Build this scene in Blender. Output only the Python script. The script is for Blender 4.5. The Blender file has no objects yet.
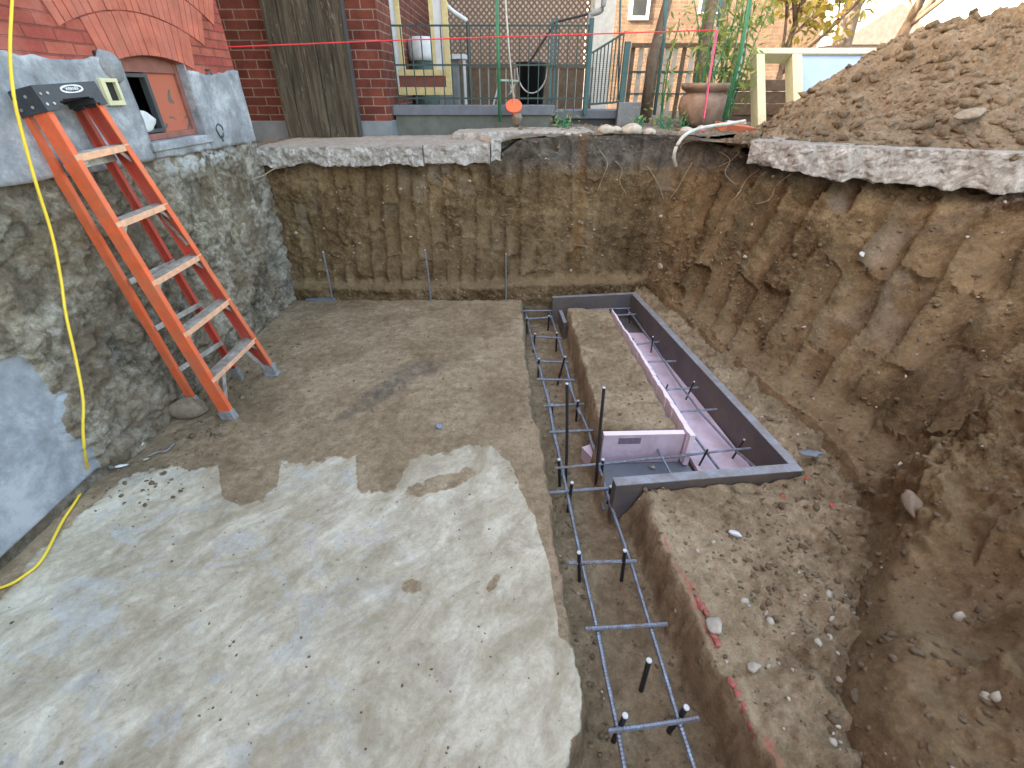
import bpy, bmesh, math, random
import numpy as np
from mathutils import Vector, Matrix
random.seed(7); RNG = np.random.default_rng(11)
R = math.radians
scene = bpy.context.scene
col = scene.collection

# ------------------------------------------------------------------ camera, light, exposure
H = 1.75; F = 460.0; PITCH = math.atan(0.643)
cam_d = bpy.data.cameras.new('camera'); cam = bpy.data.objects.new('camera', cam_d); col.objects.link(cam)
cam.location = (0, 0, H); cam.rotation_euler = (R(90) - PITCH, 0, 0)
cam_d.sensor_width = 36; cam_d.lens = F / 1024 * 36; cam_d.clip_end = 2000; cam_d.clip_start = 0.02
scene.camera = cam
SUN_EL, SUN_AZ = R(32), math.atan2(-1.0, -0.32)          # direction towards the sun: low, from the left
sdir = Vector((math.cos(SUN_EL) * math.sin(SUN_AZ), math.cos(SUN_EL) * math.cos(SUN_AZ), math.sin(SUN_EL)))
w = bpy.data.worlds.new('World'); scene.world = w; w.use_nodes = True
nt = w.node_tree; sky = nt.nodes.new('ShaderNodeTexSky'); sky.sky_type = 'NISHITA'; sky.sun_disc = False
sky.sun_elevation = SUN_EL; sky.sun_rotation = SUN_AZ
sky.dust_density = 3.0; sky.ozone_density = 0.6; sky.air_density = 1.0
wm = nt.nodes.new('ShaderNodeMix'); wm.data_type = 'RGBA'; wm.blend_type = 'MULTIPLY'; wm.inputs[0].default_value = 1
wm.inputs[7].default_value = (1.0, 0.85, 0.655, 1); nt.links.new(sky.outputs[0], wm.inputs[6]); nt.links.new(wm.outputs[2], nt.nodes['Background'].inputs[0]); nt.nodes['Background'].inputs[1].default_value = 0.15
sl = bpy.data.lights.new('sun', 'SUN'); sl.energy = 2.0; sl.angle = R(0.53); sl.color = (1, 0.9, 0.76)
so = bpy.data.objects.new('sun', sl); col.objects.link(so); so.rotation_euler = sdir.to_track_quat('Z', 'Y').to_euler()
scene.view_settings.view_transform = 'Standard'; scene.view_settings.look = 'None'
scene.view_settings.exposure = 3.42; scene.view_settings.gamma = 1; scene.view_settings.use_curve_mapping = False

# ------------------------------------------------------------------ measuring helpers
CP, SP = math.cos(PITCH), math.sin(PITCH)
def ray(u, v):
    a = (u - 512) / F; b = (384 - v) / F
    return Vector((a, CP + b * SP, -SP + b * CP))
def PZ(u, v, z=0.0):
    r = ray(u, v); t = (z - H) / r.z; return Vector((r.x * t, r.y * t, z))
def PX(u, v, x):
    r = ray(u, v); t = x / r.x; return Vector((x, r.y * t, H + r.z * t))
def PY(u, v, y):
    r = ray(u, v); t = y / r.y; return Vector((r.x * t, y, H + r.z * t))
def proj(x, y, z):
    d = y * CP - (z - H) * SP; up = y * SP + (z - H) * CP
    d = np.maximum(d, 1e-3)
    return 512 + F * x / d, 384 - F * up / d

# ------------------------------------------------------------------ noise
def _h(ix, iy, iz, s):
    n = (ix.astype(np.int64) * 374761393 + iy.astype(np.int64) * 668265263 + iz.astype(np.int64) * 2147483647 + s * 1274126177) & 0xffffffff
    n = ((n ^ (n >> 13)) * 1274126177) & 0xffffffff
    n = ((n ^ (n >> 15)) * 2246822519) & 0xffffffff
    return ((n ^ (n >> 16)) & 0xffffff) / float(0xffffff)
def vnoise(x, y, z, s=0):
    x, y, z = np.broadcast_arrays(np.asarray(x, float), np.asarray(y, float), np.asarray(z, float))
    ix, iy, iz = np.floor(x), np.floor(y), np.floor(z)
    fx, fy, fz = x - ix, y - iy, z - iz
    q = lambda t: t * t * t * (t * (t * 6 - 15) + 10)
    u, v, w_ = q(fx), q(fy), q(fz)
    r = 0
    for dx in (0, 1):
        for dy in (0, 1):
            for dz in (0, 1):
                r = r + _h(ix + dx, iy + dy, iz + dz, s) * (u if dx else 1 - u) * (v if dy else 1 - v) * (w_ if dz else 1 - w_)
    return r * 2 - 1
def fbm(x, y, z, o=4, s=0, g=0.5):
    r = 0; a = 1; t = 0
    for i in range(o):
        r = r + a * vnoise(x * 2 ** i + i * 7.3, y * 2 ** i + i * 3.1, z * 2 ** i, s + i); t += a; a *= g
    return r / t
def worley(x, y, s=0):
    ix, iy = np.floor(x), np.floor(y); f1 = np.full(np.shape(x), 9.0); f2 = f1.copy(); cid = f1 * 0
    for dx in (-1, 0, 1):
        for dy in (-1, 0, 1):
            cx, cy = ix + dx, iy + dy; z0 = cx * 0
            px = cx + _h(cx, cy, z0, s); py = cy + _h(cx, cy, z0, s + 1)
            d = np.hypot(px - x, py - y); c = _h(cx, cy, z0, s + 2)
            f2 = np.where(d < f1, f1, np.minimum(f2, d)); cid = np.where(d < f1, c, cid); f1 = np.minimum(f1, d)
    return f1, f2, cid
def sstep(a, b, x):
    t = np.clip((x - a) / (b - a), 0, 1); return t * t * (3 - 2 * t)

# ------------------------------------------------------------------ object helpers
OFF = {}
def tag(o, label=None, cat=None, group=None, kind=None):
    if label: o['label'] = label
    if cat: o['category'] = cat
    if group: o['group'] = group
    if kind: o['kind'] = kind
    return o
def thing(name, loc, label, cat, group=None):
    o = bpy.data.objects.new(name, None); col.objects.link(o); o.location = loc; o.empty_display_size = 0.1
    OFF[o.name] = Vector(loc); return tag(o, label, cat, group)
def link(name, verts, faces, m, parent=None, smooth=False, base=None):
    """base: own origin for a top-level mesh"""
    off = OFF[parent.name] if parent is not None else (Vector(base) if base is not None else Vector((0, 0, 0)))
    verts = np.asarray(verts, float) - np.array(off)
    me = bpy.data.meshes.new(name)
    if isinstance(faces, np.ndarray):
        nf, k = faces.shape
        me.vertices.add(len(verts)); me.vertices.foreach_set('co', verts.ravel())
        me.loops.add(nf * k); me.loops.foreach_set('vertex_index', faces.ravel().astype(np.int32))
        me.polygons.add(nf); me.polygons.foreach_set('loop_start', np.arange(0, nf * k, k, dtype=np.int32))
        me.update(calc_edges=True); me.validate()
    else:
        me.from_pydata([tuple(v) for v in verts], [], faces)
    if smooth: me.polygons.foreach_set('use_smooth', [True] * len(me.polygons))
    me.materials.append(m); me.update()
    o = bpy.data.objects.new(name, me); col.objects.link(o)
    if parent is not None: o.parent = parent; OFF[o.name] = off
    else: o.location = off; OFF[o.name] = off
    return o
def attr(o, name, vals):
    a = o.data.attributes.new(name, 'FLOAT', 'POINT'); a.data.foreach_set('value', np.asarray(vals, np.float32).ravel())
def grid_faces(nu, nv):
    i = np.arange(nu - 1)[:, None] * nv + np.arange(nv - 1)[None, :]
    return np.stack([i, i + nv, i + nv + 1, i + 1], -1).reshape(-1, 4)
def frame(d, hint=Vector((0, 0, 1))):
    d = d.normalized()
    if abs(d.dot(hint)) > 0.97: hint = Vector((1, 0, 0)) if abs(d.x) < .9 else Vector((0, 1, 0))
    s = d.cross(hint).normalized(); return d, s, s.cross(d).normalized()
class MB:
    def __init__(s): s.v = []; s.f = []
    def quadbox(s, c8):
        n = len(s.v); s.v += [tuple(p) for p in c8]
        s.f += [[n + i for i in q] for q in ((0, 3, 2, 1), (4, 5, 6, 7), (0, 1, 5, 4), (1, 2, 6, 5), (2, 3, 7, 6), (3, 0, 4, 7))]
        return s
    def box(s, x0, x1, y0, y1, z0, z1):
        return s.quadbox([(x0, y0, z0), (x1, y0, z0), (x1, y1, z0), (x0, y1, z0), (x0, y0, z1), (x1, y0, z1), (x1, y1, z1), (x0, y1, z1)])
    def fbox(s, o, X, Y, Z, x, y, z):
        """box in frame (o; X, Y, Z) with ranges x, y, z"""
        P = lambda a, b, c: o + X * a + Y * b + Z * c
        return s.quadbox([P(x[0], y[0], z[0]), P(x[1], y[0], z[0]), P(x[1], y[1], z[0]), P(x[0], y[1], z[0]),
                          P(x[0], y[0], z[1]), P(x[1], y[0], z[1]), P(x[1], y[1], z[1]), P(x[0], y[1], z[1])])
    def beam(s, p, q, wd, ht, hint=Vector((0, 0, 1)), e=0):
        p, q = Vector(p), Vector(q); d, sd, up = frame(q - p, hint); L = (q - p).length
        return s.fbox(p, d, sd, up, (-e, L + e), (-wd / 2, wd / 2), (-ht / 2, ht / 2))
    def tube(s, pts, r, n=8, cap=True):
        pts = [Vector(p) for p in pts]; m = len(pts); rr = r if isinstance(r, (list, tuple)) else [r] * m
        base = len(s.v); hint = Vector((0.13, 0.21, 0.97))
        for i, p in enumerate(pts):
            d = (pts[min(i + 1, m - 1)] - pts[max(i - 1, 0)])
            d, sd, up = frame(d, hint)
            for k in range(n):
                a = 2 * math.pi * k / n; s.v.append(tuple(p + (sd * math.cos(a) + up * math.sin(a)) * rr[i]))
        for i in range(m - 1):
            for k in range(n):
                a = base + i * n + k; b = base + i * n + (k + 1) % n; s.f.append([a, b, b + n, a + n])
        if cap:
            s.f.append([base + k for k in range(n)][::-1]); s.f.append([base + (m - 1) * n + k for k in range(n)])
        return s
    def rebar(s, p, q, r=0.0085, fine=True):
        p, q = Vector(p), Vector(q); L = (q - p).length
        if fine:
            m = max(3, int(L / 0.006)); pts = [p.lerp(q, i / m) for i in range(m + 1)]
            bow = Vector((random.uniform(-1, 1), random.uniform(-1, 1), random.uniform(-.5, .5))) * min(.006, L * .006)
            pts = [t + bow * math.sin(math.pi * i / m) for i, t in enumerate(pts)]
            return s.tube(pts, [r * (1.12 if (i // 1) % 2 else 0.9) for i in range(m + 1)], 7)
        return s.tube([p, q], r, 7)
    def lathe(s, c, prof, n=24):
        base = len(s.v)
        for r, z in prof:
            for k in range(n):
                a = 2 * math.pi * k / n; s.v.append((c[0] + r * math.cos(a), c[1] + r * math.sin(a), c[2] + z))
        for i in range(len(prof) - 1):
            for k in range(n):
                a = base + i * n + k; b = base + i * n + (k + 1) % n; s.f.append([a, b, b + n, a + n])
        s.f.append([base + k for k in range(n)][::-1]); s.f.append([base + (len(prof) - 1) * n + k for k in range(n)])
        return s
    def build(s, name, m, parent=None, smooth=False, base=None, bevel=0):
        o = link(name, s.v, s.f, m, parent, smooth, base)
        if bevel:
            b = o.modifiers.new('bevel', 'BEVEL'); b.width = bevel; b.segments = 2; b.limit_method = 'ANGLE'
        return o
def smoothpath(pts, n=8):
    pts = [Vector(p) for p in pts]; out = []
    for i in range(len(pts) - 1):
        p0 = pts[max(i - 1, 0)]; p1 = pts[i]; p2 = pts[i + 1]; p3 = pts[min(i + 2, len(pts) - 1)]
        for k in range(n):
            t = k / n
            out.append(0.5 * ((2 * p1) + (p2 - p0) * t + (2 * p0 - 5 * p1 + 4 * p2 - p3) * t * t + (3 * p1 - p0 - 3 * p2 + p3) * t ** 3))
    out.append(pts[-1]); return out

# ------------------------------------------------------------------ materials
def newmat(name):
    m = bpy.data.materials.new(name); m.use_nodes = True; n = m.node_tree
    return m, n, n.nodes['Principled BSDF']
class G:
    """small node-graph helper"""
    def __init__(s, name, rough=0.9, spec=0.3):
        s.m, s.t, s.b = newmat(name); s.b.inputs['Roughness'].default_value = rough
        s.b.inputs['Specular IOR Level'].default_value = spec
        s.tc = s.t.nodes.new('ShaderNodeTexCoord'); s.co = s.tc.outputs['Object']; s.hs = []
    def L(s, a, b): s.t.links.new(a, b)
    def mapping(s, scale=(1, 1, 1), rot=(0, 0, 0), src=None, loc=(0, 0, 0)):
        n = s.t.nodes.new('ShaderNodeMapping'); n.inputs['Scale'].default_value = scale; n.inputs['Rotation'].default_value = rot
        n.inputs['Location'].default_value = loc
        s.L(src or s.co, n.inputs[0]); return n.outputs[0]
    def noise(s, scale, detail=6, rough=0.6, dist=0, src=None):
        n = s.t.nodes.new('ShaderNodeTexNoise'); n.inputs['Scale'].default_value = scale; n.inputs['Detail'].default_value = detail
        n.inputs['Roughness'].default_value = rough; n.inputs['Distortion'].default_value = dist
        s.L(src or s.co, n.inputs['Vector']); return n.outputs['Fac']
    def voro(s, scale, feature='F1', src=None, out='Distance'):
        n = s.t.nodes.new('ShaderNodeTexVoronoi'); n.feature = feature; n.inputs['Scale'].default_value = scale
        s.L(src or s.co, n.inputs['Vector']); return n.outputs[out]
    def ramp(s, fac, stops, interp='LINEAR'):
        n = s.t.nodes.new('ShaderNodeValToRGB'); n.color_ramp.interpolation = interp
        e = n.color_ramp.elements
        while len(e) < len(stops): e.new(0.5)
        for i, (p, c) in enumerate(stops):
            e[i].position = p; e[i].color = (c, c, c, 1) if isinstance(c, (int, float)) else (*c, 1)
        s.L(fac, n.inputs[0]); return n.outputs[0]
    def mix(s, fac, a, b, mode='MIX'):
        n = s.t.nodes.new('ShaderNodeMix'); n.data_type = 'RGBA'; n.blend_type = mode
        for v, i in ((fac, 0), (a, 6), (b, 7)):
            if isinstance(v, (int, float)): n.inputs[i].default_value = v if i == 0 else (v, v, v, 1)
            elif isinstance(v, tuple): n.inputs[i].default_value = (*v, 1)
            else: s.L(v, n.inputs[i])
        return n.outputs[2]
    def math(s, op, a, b=0.0, c=None, clamp=False):
        n = s.t.nodes.new('ShaderNodeMath'); n.operation = op; n.use_clamp = clamp
        for v, i in ((a, 0), (b, 1), (c, 2)):
            if v is None: continue
            if isinstance(v, (int, float)): n.inputs[i].default_value = v
            else: s.L(v, n.inputs[i])
        return n.outputs[0]
    def attr(s, name):
        n = s.t.nodes.new('ShaderNodeAttribute'); n.attribute_name = name; return n.outputs['Fac']
    def xyz(s):
        n = s.t.nodes.new('ShaderNodeSeparateXYZ'); s.L(s.co, n.inputs[0]); return n.outputs
    def bump(s, h, strength=0.5, dist=0.01):
        n = s.t.nodes.new('ShaderNodeBump'); n.inputs['Distance'].default_value = dist
        if isinstance(strength, (int, float)): n.inputs['Strength'].default_value = strength
        else: s.L(strength, n.inputs['Strength'])
        s.L(h, n.inputs['Height'])
        if s.hs: s.L(s.hs[-1], n.inputs['Normal'])
        s.hs.append(n.outputs[0]); s.L(n.outputs[0], s.b.inputs['Normal'])
    def out(s, c):
        if isinstance(c, tuple): s.b.inputs['Base Color'].default_value = (*c, 1)
        else: s.L(c, s.b.inputs['Base Color'])
        return s.m
def simple(name, c, rough=0.6, metal=0.0, var=0.15, scale=12, bump=0.15, dirt=None, dirt_amt=0.5, spec=0.4):
    g = G(name, rough, spec); g.b.inputs['Metallic'].default_value = metal
    n = g.noise(scale, 5, 0.65); d = tuple(x * (1 - var) for x in c); l = tuple(min(1, x * (1 + var)) for x in c)
    cc = g.ramp(n, [(0.3, d), (0.7, l)])
    if dirt:
        k = g.ramp(g.noise(scale * 0.6, 8, 0.75, 0.5), [(0.5 - dirt_amt * .2, 0.0), (0.75 - dirt_amt * .2, 1.0)])
        cc = g.mix(g.math('MULTIPLY', k, dirt_amt * 1.4, clamp=True), cc, dirt)
    if bump: g.bump(g.noise(scale * 6, 4), bump, 0.003)
    return g.out(cc)

def soil_mat(name, dark, mid, light, strata=False, fine=1.0, attrs=True):
    g = G(name, 0.95, 0.15)
    n1 = g.noise(1.9, 8, 0.68, 0.5); n2 = g.noise(13, 9, 0.78); n3 = g.noise(80, 5, 0.8)
    f = g.math('ADD', g.math('MULTIPLY', n1, 0.45), g.math('ADD', g.math('MULTIPLY', n2, 0.45), g.math('MULTIPLY', n3, 0.27)))
    c = g.ramp(f, [(0.46, dark), (0.58, mid), (0.72, light)])
    if strata:
        c = g.mix(g.math('MULTIPLY', g.attr('cut_and_lit'), 0.7), c, g.mix(n2, (0.15, 0.10, 0.05), (0.34, 0.25, 0.15)))
        z = g.xyz()[2]
        zz = g.math('ADD', z, g.math('MULTIPLY', g.noise(3, 5), 0.25))
        top = g.ramp(zz, [(0.0, 0.0), (1.0, 0.0)])
        k = g.math('SUBTRACT', zz, 1.2); k = g.math('MULTIPLY', k, 7.0, clamp=True)
        gs = g.ramp(f, [(0.42, (0.032, 0.027, 0.023)), (0.56, (0.085, 0.073, 0.063)), (0.70, (0.22, 0.195, 0.17))])
        c = g.mix(g.math('MULTIPLY', k, g.attr('greytop')), c, gs)
        # rusty vertical seep and smeared clay on the tooth cuts
        c = g.mix(g.math('MULTIPLY', g.attr('rust'), 0.75), c, (0.19, 0.088, 0.024))
    if strata: c = g.mix(g.math('MULTIPLY', g.attr('pale'), 0.75), c, g.mix(n2, (0.20, 0.17, 0.14), (0.46, 0.41, 0.36)))
    # specks of pale grit
    c = g.mix(0.55, c, g.ramp(g.noise(42, 8, 0.85), [(0.37, 0.62), (0.63, 1.28)]), 'MULTIPLY')
    sp = g.ramp(g.voro(38), [(0.0, 1.0), (0.10, 1.0), (0.16, 0.0)])
    sp = g.math('MULTIPLY', sp, g.ramp(g.noise(7, 3), [(0.5, 0.0), (0.62, 1.0)]))
    c = g.mix(g.math('MULTIPLY', sp, 0.55), c, (0.34, 0.31, 0.26))
    g.bump(g.noise(9, 10, 0.72), 0.8 * fine, 0.03)
    st = 0.9 * fine
    if strata: st = g.math('SUBTRACT', 1.0, g.math('MULTIPLY', g.attr('cut_and_lit'), 0.45))
    g.bump(g.noise(60, 8, 0.8), st, 0.012)
    g.bump(g.voro(45), 0.35 * fine, 0.008)
    return g.out(c)
SOIL = soil_mat('bank_soil', (0.036, 0.022, 0.010), (0.135, 0.088, 0.044), (0.32, 0.23, 0.13), strata=True)
PILE = soil_mat('loose_soil', (0.09, 0.064, 0.040), (0.20, 0.15, 0.10), (0.34, 0.27, 0.19))
TOPSOIL = soil_mat('garden_soil', (0.09, 0.078, 0.06), (0.17, 0.15, 0.12), (0.30, 0.27, 0.22))
STONE = simple('pale_stone', (0.40, 0.36, 0.30), 0.85, var=0.3, scale=14, bump=0.5)
STONE2 = simple('brown_stone', (0.24, 0.19, 0.14), 0.9, var=0.35, scale=16, bump=0.5, dirt=(0.12, 0.09, 0.06))

# floor: concrete slab, dirt over it, trench
g = G('floor', 0.9, 0.25)
n1 = g.noise(2.2, 8, 0.62, 0.6, g.mapping((1, 1, 1))); n2 = g.noise(18, 8, 0.7); n3 = g.noise(120, 3, 0.7)
stre = g.noise(4, 9, 0.74, 0.7, g.mapping((0.75, 1.5, 1), (0, 0, 0), g.mapping((1, 1, 1), (0, 0, R(-50)))))
f = g.math('ADD', g.math('MULTIPLY', stre, 0.6), g.math('ADD', g.math('MULTIPLY', n1, 0.35), g.math('MULTIPLY', n2, 0.12)))
conc = g.ramp(f, [(0.40, (0.28, 0.24, 0.165)), (0.49, (0.38, 0.335, 0.245)), (0.55, (0.46, 0.415, 0.32)), (0.64, (0.62, 0.575, 0.46))])
xs = g.xyz()
bl = g.math('MULTIPLY', g.ramp(g.noise(2.6, 8, 0.68, 1.5, g.mapping((1, 1.6, 1), (0, 0, R(40)), None, (3, 1, 0))), [(0.52, 0.0), (0.60, 1.0)]), g.math('MULTIPLY', g.math('SUBTRACT', -0.15, xs[0]), 1.2, clamp=True))
conc = g.mix(g.math('MULTIPLY', bl, 0.5), conc, (0.45, 0.475, 0.485))
pk = g.math('MULTIPLY', g.ramp(g.noise(4.0, 8, 0.7, 0.5, g.mapping((1, 1, 1), (0, 0, 0), None, (9, 4, 0))), [(0.56, 0.0), (0.66, 1.0)]), 0.35)
conc = g.mix(pk, conc, (0.27, 0.22, 0.215))
conc = g.mix(g.math('MULTIPLY', g.ramp(g.noise(34, 5, 0.8), [(0.30, 1.0), (0.40, 0.0)]), 0.55), conc, (0.15, 0.125, 0.095))
dn = g.math('ADD', g.math('MULTIPLY', n1, 0.45), g.math('ADD', g.math('MULTIPLY', n2, 0.45), g.math('MULTIPLY', n3, 0.2)))
dirt = g.ramp(dn, [(0.40, (0.15, 0.105, 0.060)), (0.53, (0.26, 0.195, 0.12)), (0.66, (0.40, 0.315, 0.21))])
wet = g.ramp(dn, [(0.4, (0.095, 0.066, 0.036)), (0.53, (0.185, 0.135, 0.08)), (0.68, (0.33, 0.255, 0.165))])
trench = g.mix(g.attr('low'), dirt, wet)
dirt2 = g.mix(g.math('MULTIPLY', g.attr('stain'), g.ramp(g.noise(16, 8, .8), [(0.4, 1.0), (0.62, 0.15)])), trench, (0.060, 0.060, 0.062))
dirt2 = g.mix(g.math('MULTIPLY', g.attr('red'), g.ramp(n2, [(0.42, 0.0), (0.55, 1.0)])), dirt2, (0.40, 0.13, 0.09))
m = g.math('ADD', g.attr('conc'), g.math('MULTIPLY', g.math('SUBTRACT', g.noise(22, 8, 0.75), 0.5), 1.1))
m = g.ramp(m, [(0.42, 0.0), (0.58, 1.0)])
tw_ = g.math('MULTIPLY', g.ramp(g.noise(6, 9, 0.78, 0.4), [(0.48, 0.0), (0.66, 1.0)]), 0.5)
conc = g.mix(tw_, conc, (0.33, 0.27, 0.18))
c = g.mix(m, dirt2, conc)
wh = g.math('MULTIPLY', g.ramp(g.voro(30), [(0.0, 1.0), (0.07, 1.0), (0.10, 0.0)]), g.ramp(g.noise(5, 3), [(0.52, 0.0), (0.6, 1.0)]))
c = g.mix(g.math('MULTIPLY', wh, 0.6), c, (0.5, 0.48, 0.43))
c = g.mix(0.5, c, g.ramp(g.noise(48, 6, 0.85), [(0.36, 0.72), (0.64, 1.18)]), 'MULTIPLY')
rgh = g.math('SUBTRACT', 1.0, g.math('MULTIPLY', m, 0.72))
g.bump(g.noise(7, 9, 0.7), g.math('MULTIPLY', rgh, 0.6), 0.025)
g.bump(g.noise(55, 8, 0.78), g.math('MULTIPLY', rgh, 0.8), 0.008)
g.bump(g.noise(20, 8, 0.7, 0.8, g.mapping((0.6, 1.5, 1), (0, 0, 0), g.mapping((1, 1, 1), (0, 0, R(-50))))), 0.22, 0.006)
FLOOR = g.out(c)

# rough broken concrete
g = G('broken_concrete', 0.9, 0.2)
c = g.ramp(g.noise(26, 9, 0.8), [(0.34, (0.26, 0.24, 0.22)), (0.45, (0.50, 0.475, 0.45)), (0.57, (0.74, 0.73, 0.71))])
nrm = g.t.nodes.new('ShaderNodeNewGeometry'); sx = g.t.nodes.new('ShaderNodeSeparateXYZ'); g.L(nrm.outputs['Normal'], sx.inputs[0])
c = g.mix(g.math('MULTIPLY', g.ramp(g.noise(9, 6, 0.7), [(0.42, 0.0), (0.6, 1.0)]), 0.55), c, (0.24, 0.20, 0.165))
up = g.math('MULTIPLY', g.math('SUBTRACT', sx.outputs[2], 0.6), 2.2, clamp=True)
c = g.mix(g.math('MULTIPLY', up, 0.75), c, g.mix(g.noise(20, 5), (0.17, 0.15, 0.125), (0.30, 0.27, 0.23)))
g.bump(g.noise(22, 9, 0.8), 0.9, 0.03); g.bump(g.noise(110, 5, 0.8), 0.8, 0.006)
RCONC = g.out(c)

# house wall materials
def brick_mat(name, c1, c2, mortar, rot, w_=0.205, h_=0.0715, ms=0.006, paint=0.0, bumpd=0.008, grime=0.6):
    g = G(name, 0.85, 0.25)
    mp = g.mapping((1, 1, 1), rot)
    wob = g.t.nodes.new('ShaderNodeTexNoise'); wob.inputs['Scale'].default_value = 9; g.L(mp, wob.inputs['Vector'])
    vm = g.t.nodes.new('ShaderNodeVectorMath'); vm.operation = 'SCALE'; vm.inputs['Scale'].default_value = 0.007; g.L(wob.outputs['Color'], vm.inputs[0])
    va = g.t.nodes.new('ShaderNodeVectorMath'); va.operation = 'ADD'; g.L(mp, va.inputs[0]); g.L(vm.outputs[0], va.inputs[1])
    n = g.t.nodes.new('ShaderNodeTexBrick'); g.L(va.outputs[0], n.inputs['Vector'])
    n.inputs['Scale'].default_value = 1; n.inputs['Brick Width'].default_value = w_; n.inputs['Row Height'].default_value = h_
    n.inputs['Mortar Size'].default_value = ms; n.inputs['Mortar Smooth'].default_value = 0.3; n.inputs['Bias'].default_value = 0
    n.inputs['Color1'].default_value = (*c1, 1); n.inputs['Color2'].default_value = (*c2, 1); n.inputs['Mortar'].default_value = (*mortar, 1)
    c = n.outputs['Color']
    c = g.mix(grime, c, g.ramp(g.noise(5, 8, 0.7), [(0.35, 0.35), (0.65, 1.1)]), 'MULTIPLY')
    c = g.mix(0.5, c, g.ramp(g.noise(60, 6, 0.8), [(0.35, 0.75), (0.65, 1.15)]), 'MULTIPLY')
    if paint:
        k = g.ramp(g.noise(2.1, 9, 0.66, 1.0), [(0.50, 0.0), (0.60, 1.0)])
        c = g.mix(g.math('MULTIPLY', k, 0.6), c, (0.42, 0.15, 0.115))
        fl = g.ramp(g.noise(17, 8, 0.8), [(0.66, 0.0), (0.71, 1.0)])
        c = g.mix(g.math('MULTIPLY', fl, 0.7), c, (0.36, 0.33, 0.33))
        y = g.xyz()[1]
        ag = g.math('MULTIPLY', g.math('MULTIPLY', g.math('SUBTRACT', y, 3.85), 3.0, clamp=True), g.ramp(g.noise(7, 6, .7), [(0.4, 0.0), (0.6, 1.0)]))
        c = g.mix(g.math('MULTIPLY', ag, 0.55), c, (0.20, 0.15, 0.12))
    g.bump(g.math('SUBTRACT', 1.0, n.outputs['Fac']), 0.8, bumpd)
    g.bump(g.noise(40, 8, 0.8), 0.6, 0.006)
    return g.out(c)
BRICK_L = brick_mat('painted_red_brick', (0.45, 0.125, 0.085), (0.33, 0.062, 0.052), (0.22, 0.075, 0.058), (R(90), 0, R(0)), paint=1, w_=.175, h_=.054, ms=.005)
# left wall lies in the y-z plane: swap axes with a combine instead of a rotation
def swap_yz(mt):
    t = mt.node_tree
    for n in list(t.nodes):
        if n.bl_idname == 'ShaderNodeMapping' and any(l.to_node.bl_idname == 'ShaderNodeTexNoise' or True for l in n.outputs[0].links):
            tc = [x for x in t.nodes if x.bl_idname == 'ShaderNodeTexCoord'][0]
            s_ = t.nodes.new('ShaderNodeSeparateXYZ'); c_ = t.nodes.new('ShaderNodeCombineXYZ')
            t.links.new(tc.outputs['Object'], s_.inputs[0]); t.links.new(s_.outputs[1], c_.inputs[0]); t.links.new(s_.outputs[2], c_.inputs[1])
            t.links.new(s_.outputs[0], c_.inputs[2])
            for l in list(n.inputs[0].links): t.links.remove(l)
            n.inputs['Rotation'].default_value = (0, 0, 0); t.links.new(c_.outputs[0], n.inputs[0]); break
swap_yz(BRICK_L)
BRICK_B = brick_mat('dark_red_brick', (0.215, 0.060, 0.040), (0.135, 0.036, 0.028), (0.30, 0.235, 0.19), (R(-90), 0, 0), h_=0.076, w_=0.215, ms=0.0055)
def fix_xz(mt, yz=False):
    t = mt.node_tree; n = [x for x in t.nodes if x.bl_idname == 'ShaderNodeMapping'][0]
    tc = [x for x in t.nodes if x.bl_idname == 'ShaderNodeTexCoord'][0]
    s_ = t.nodes.new('ShaderNodeSeparateXYZ'); c_ = t.nodes.new('ShaderNodeCombineXYZ'); a_ = t.nodes.new('ShaderNodeMath'); a_.operation = 'ADD'
    t.links.new(tc.outputs['Object'], s_.inputs[0]); t.links.new(s_.outputs[0], a_.inputs[0]); t.links.new(s_.outputs[1], a_.inputs[1])
    t.links.new(a_.outputs[0], c_.inputs[0]); t.links.new(s_.outputs[2], c_.inputs[1])
    for l in list(n.inputs[0].links): t.links.remove(l)
    n.inputs['Rotation'].default_value = (0, 0, 0); t.links.new(c_.outputs[0], n.inputs[0])
fix_xz(BRICK_B)
TANBRICK = brick_mat('tan_brick', (0.28, 0.18, 0.12), (0.23, 0.145, 0.095), (0.31, 0.26, 0.2), (0, 0, 0)); fix_xz(TANBRICK)
ARCH = simple('arch_brick', (0.45, 0.125, 0.08), 0.8, var=0.28, scale=8, bump=0.6, dirt=(0.36, 0.15, 0.12), dirt_amt=0.4)

g = G('parging', 0.8, 0.3)
n1 = g.noise(4.5, 10, 0.74, 0.2); n2 = g.noise(30, 7, 0.7)
c = g.ramp(g.math('ADD', g.math('MULTIPLY', n1, 0.8), g.math('MULTIPLY', n2, 0.2)), [(0.36, (0.16, 0.172, 0.19)), (0.5, (0.28, 0.30, 0.33)), (0.62, (0.47, 0.49, 0.53))])
fl = g.ramp(g.noise(11, 9, 0.75, 1.5), [(0.615, 0.0), (0.65, 1.0)])
c = g.mix(g.math('MULTIPLY', fl, 0.7), c, (0.36, 0.17, 0.16))
lo = g.math('MULTIPLY', g.math('SUBTRACT', 1.50, g.xyz()[2]), 8.0, clamp=True)
c = g.mix(g.math('MULTIPLY', lo, g.ramp(g.noise(6, 7, .7), [(0.42, 0.0), (0.62, .7)])), c, (0.15, 0.14, 0.13))
g.bump(g.noise(8, 8, 0.65), 0.5, 0.02); g.bump(g.noise(60, 6, 0.7), 0.4, 0.004)
PARGE = g.out(c)

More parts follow.
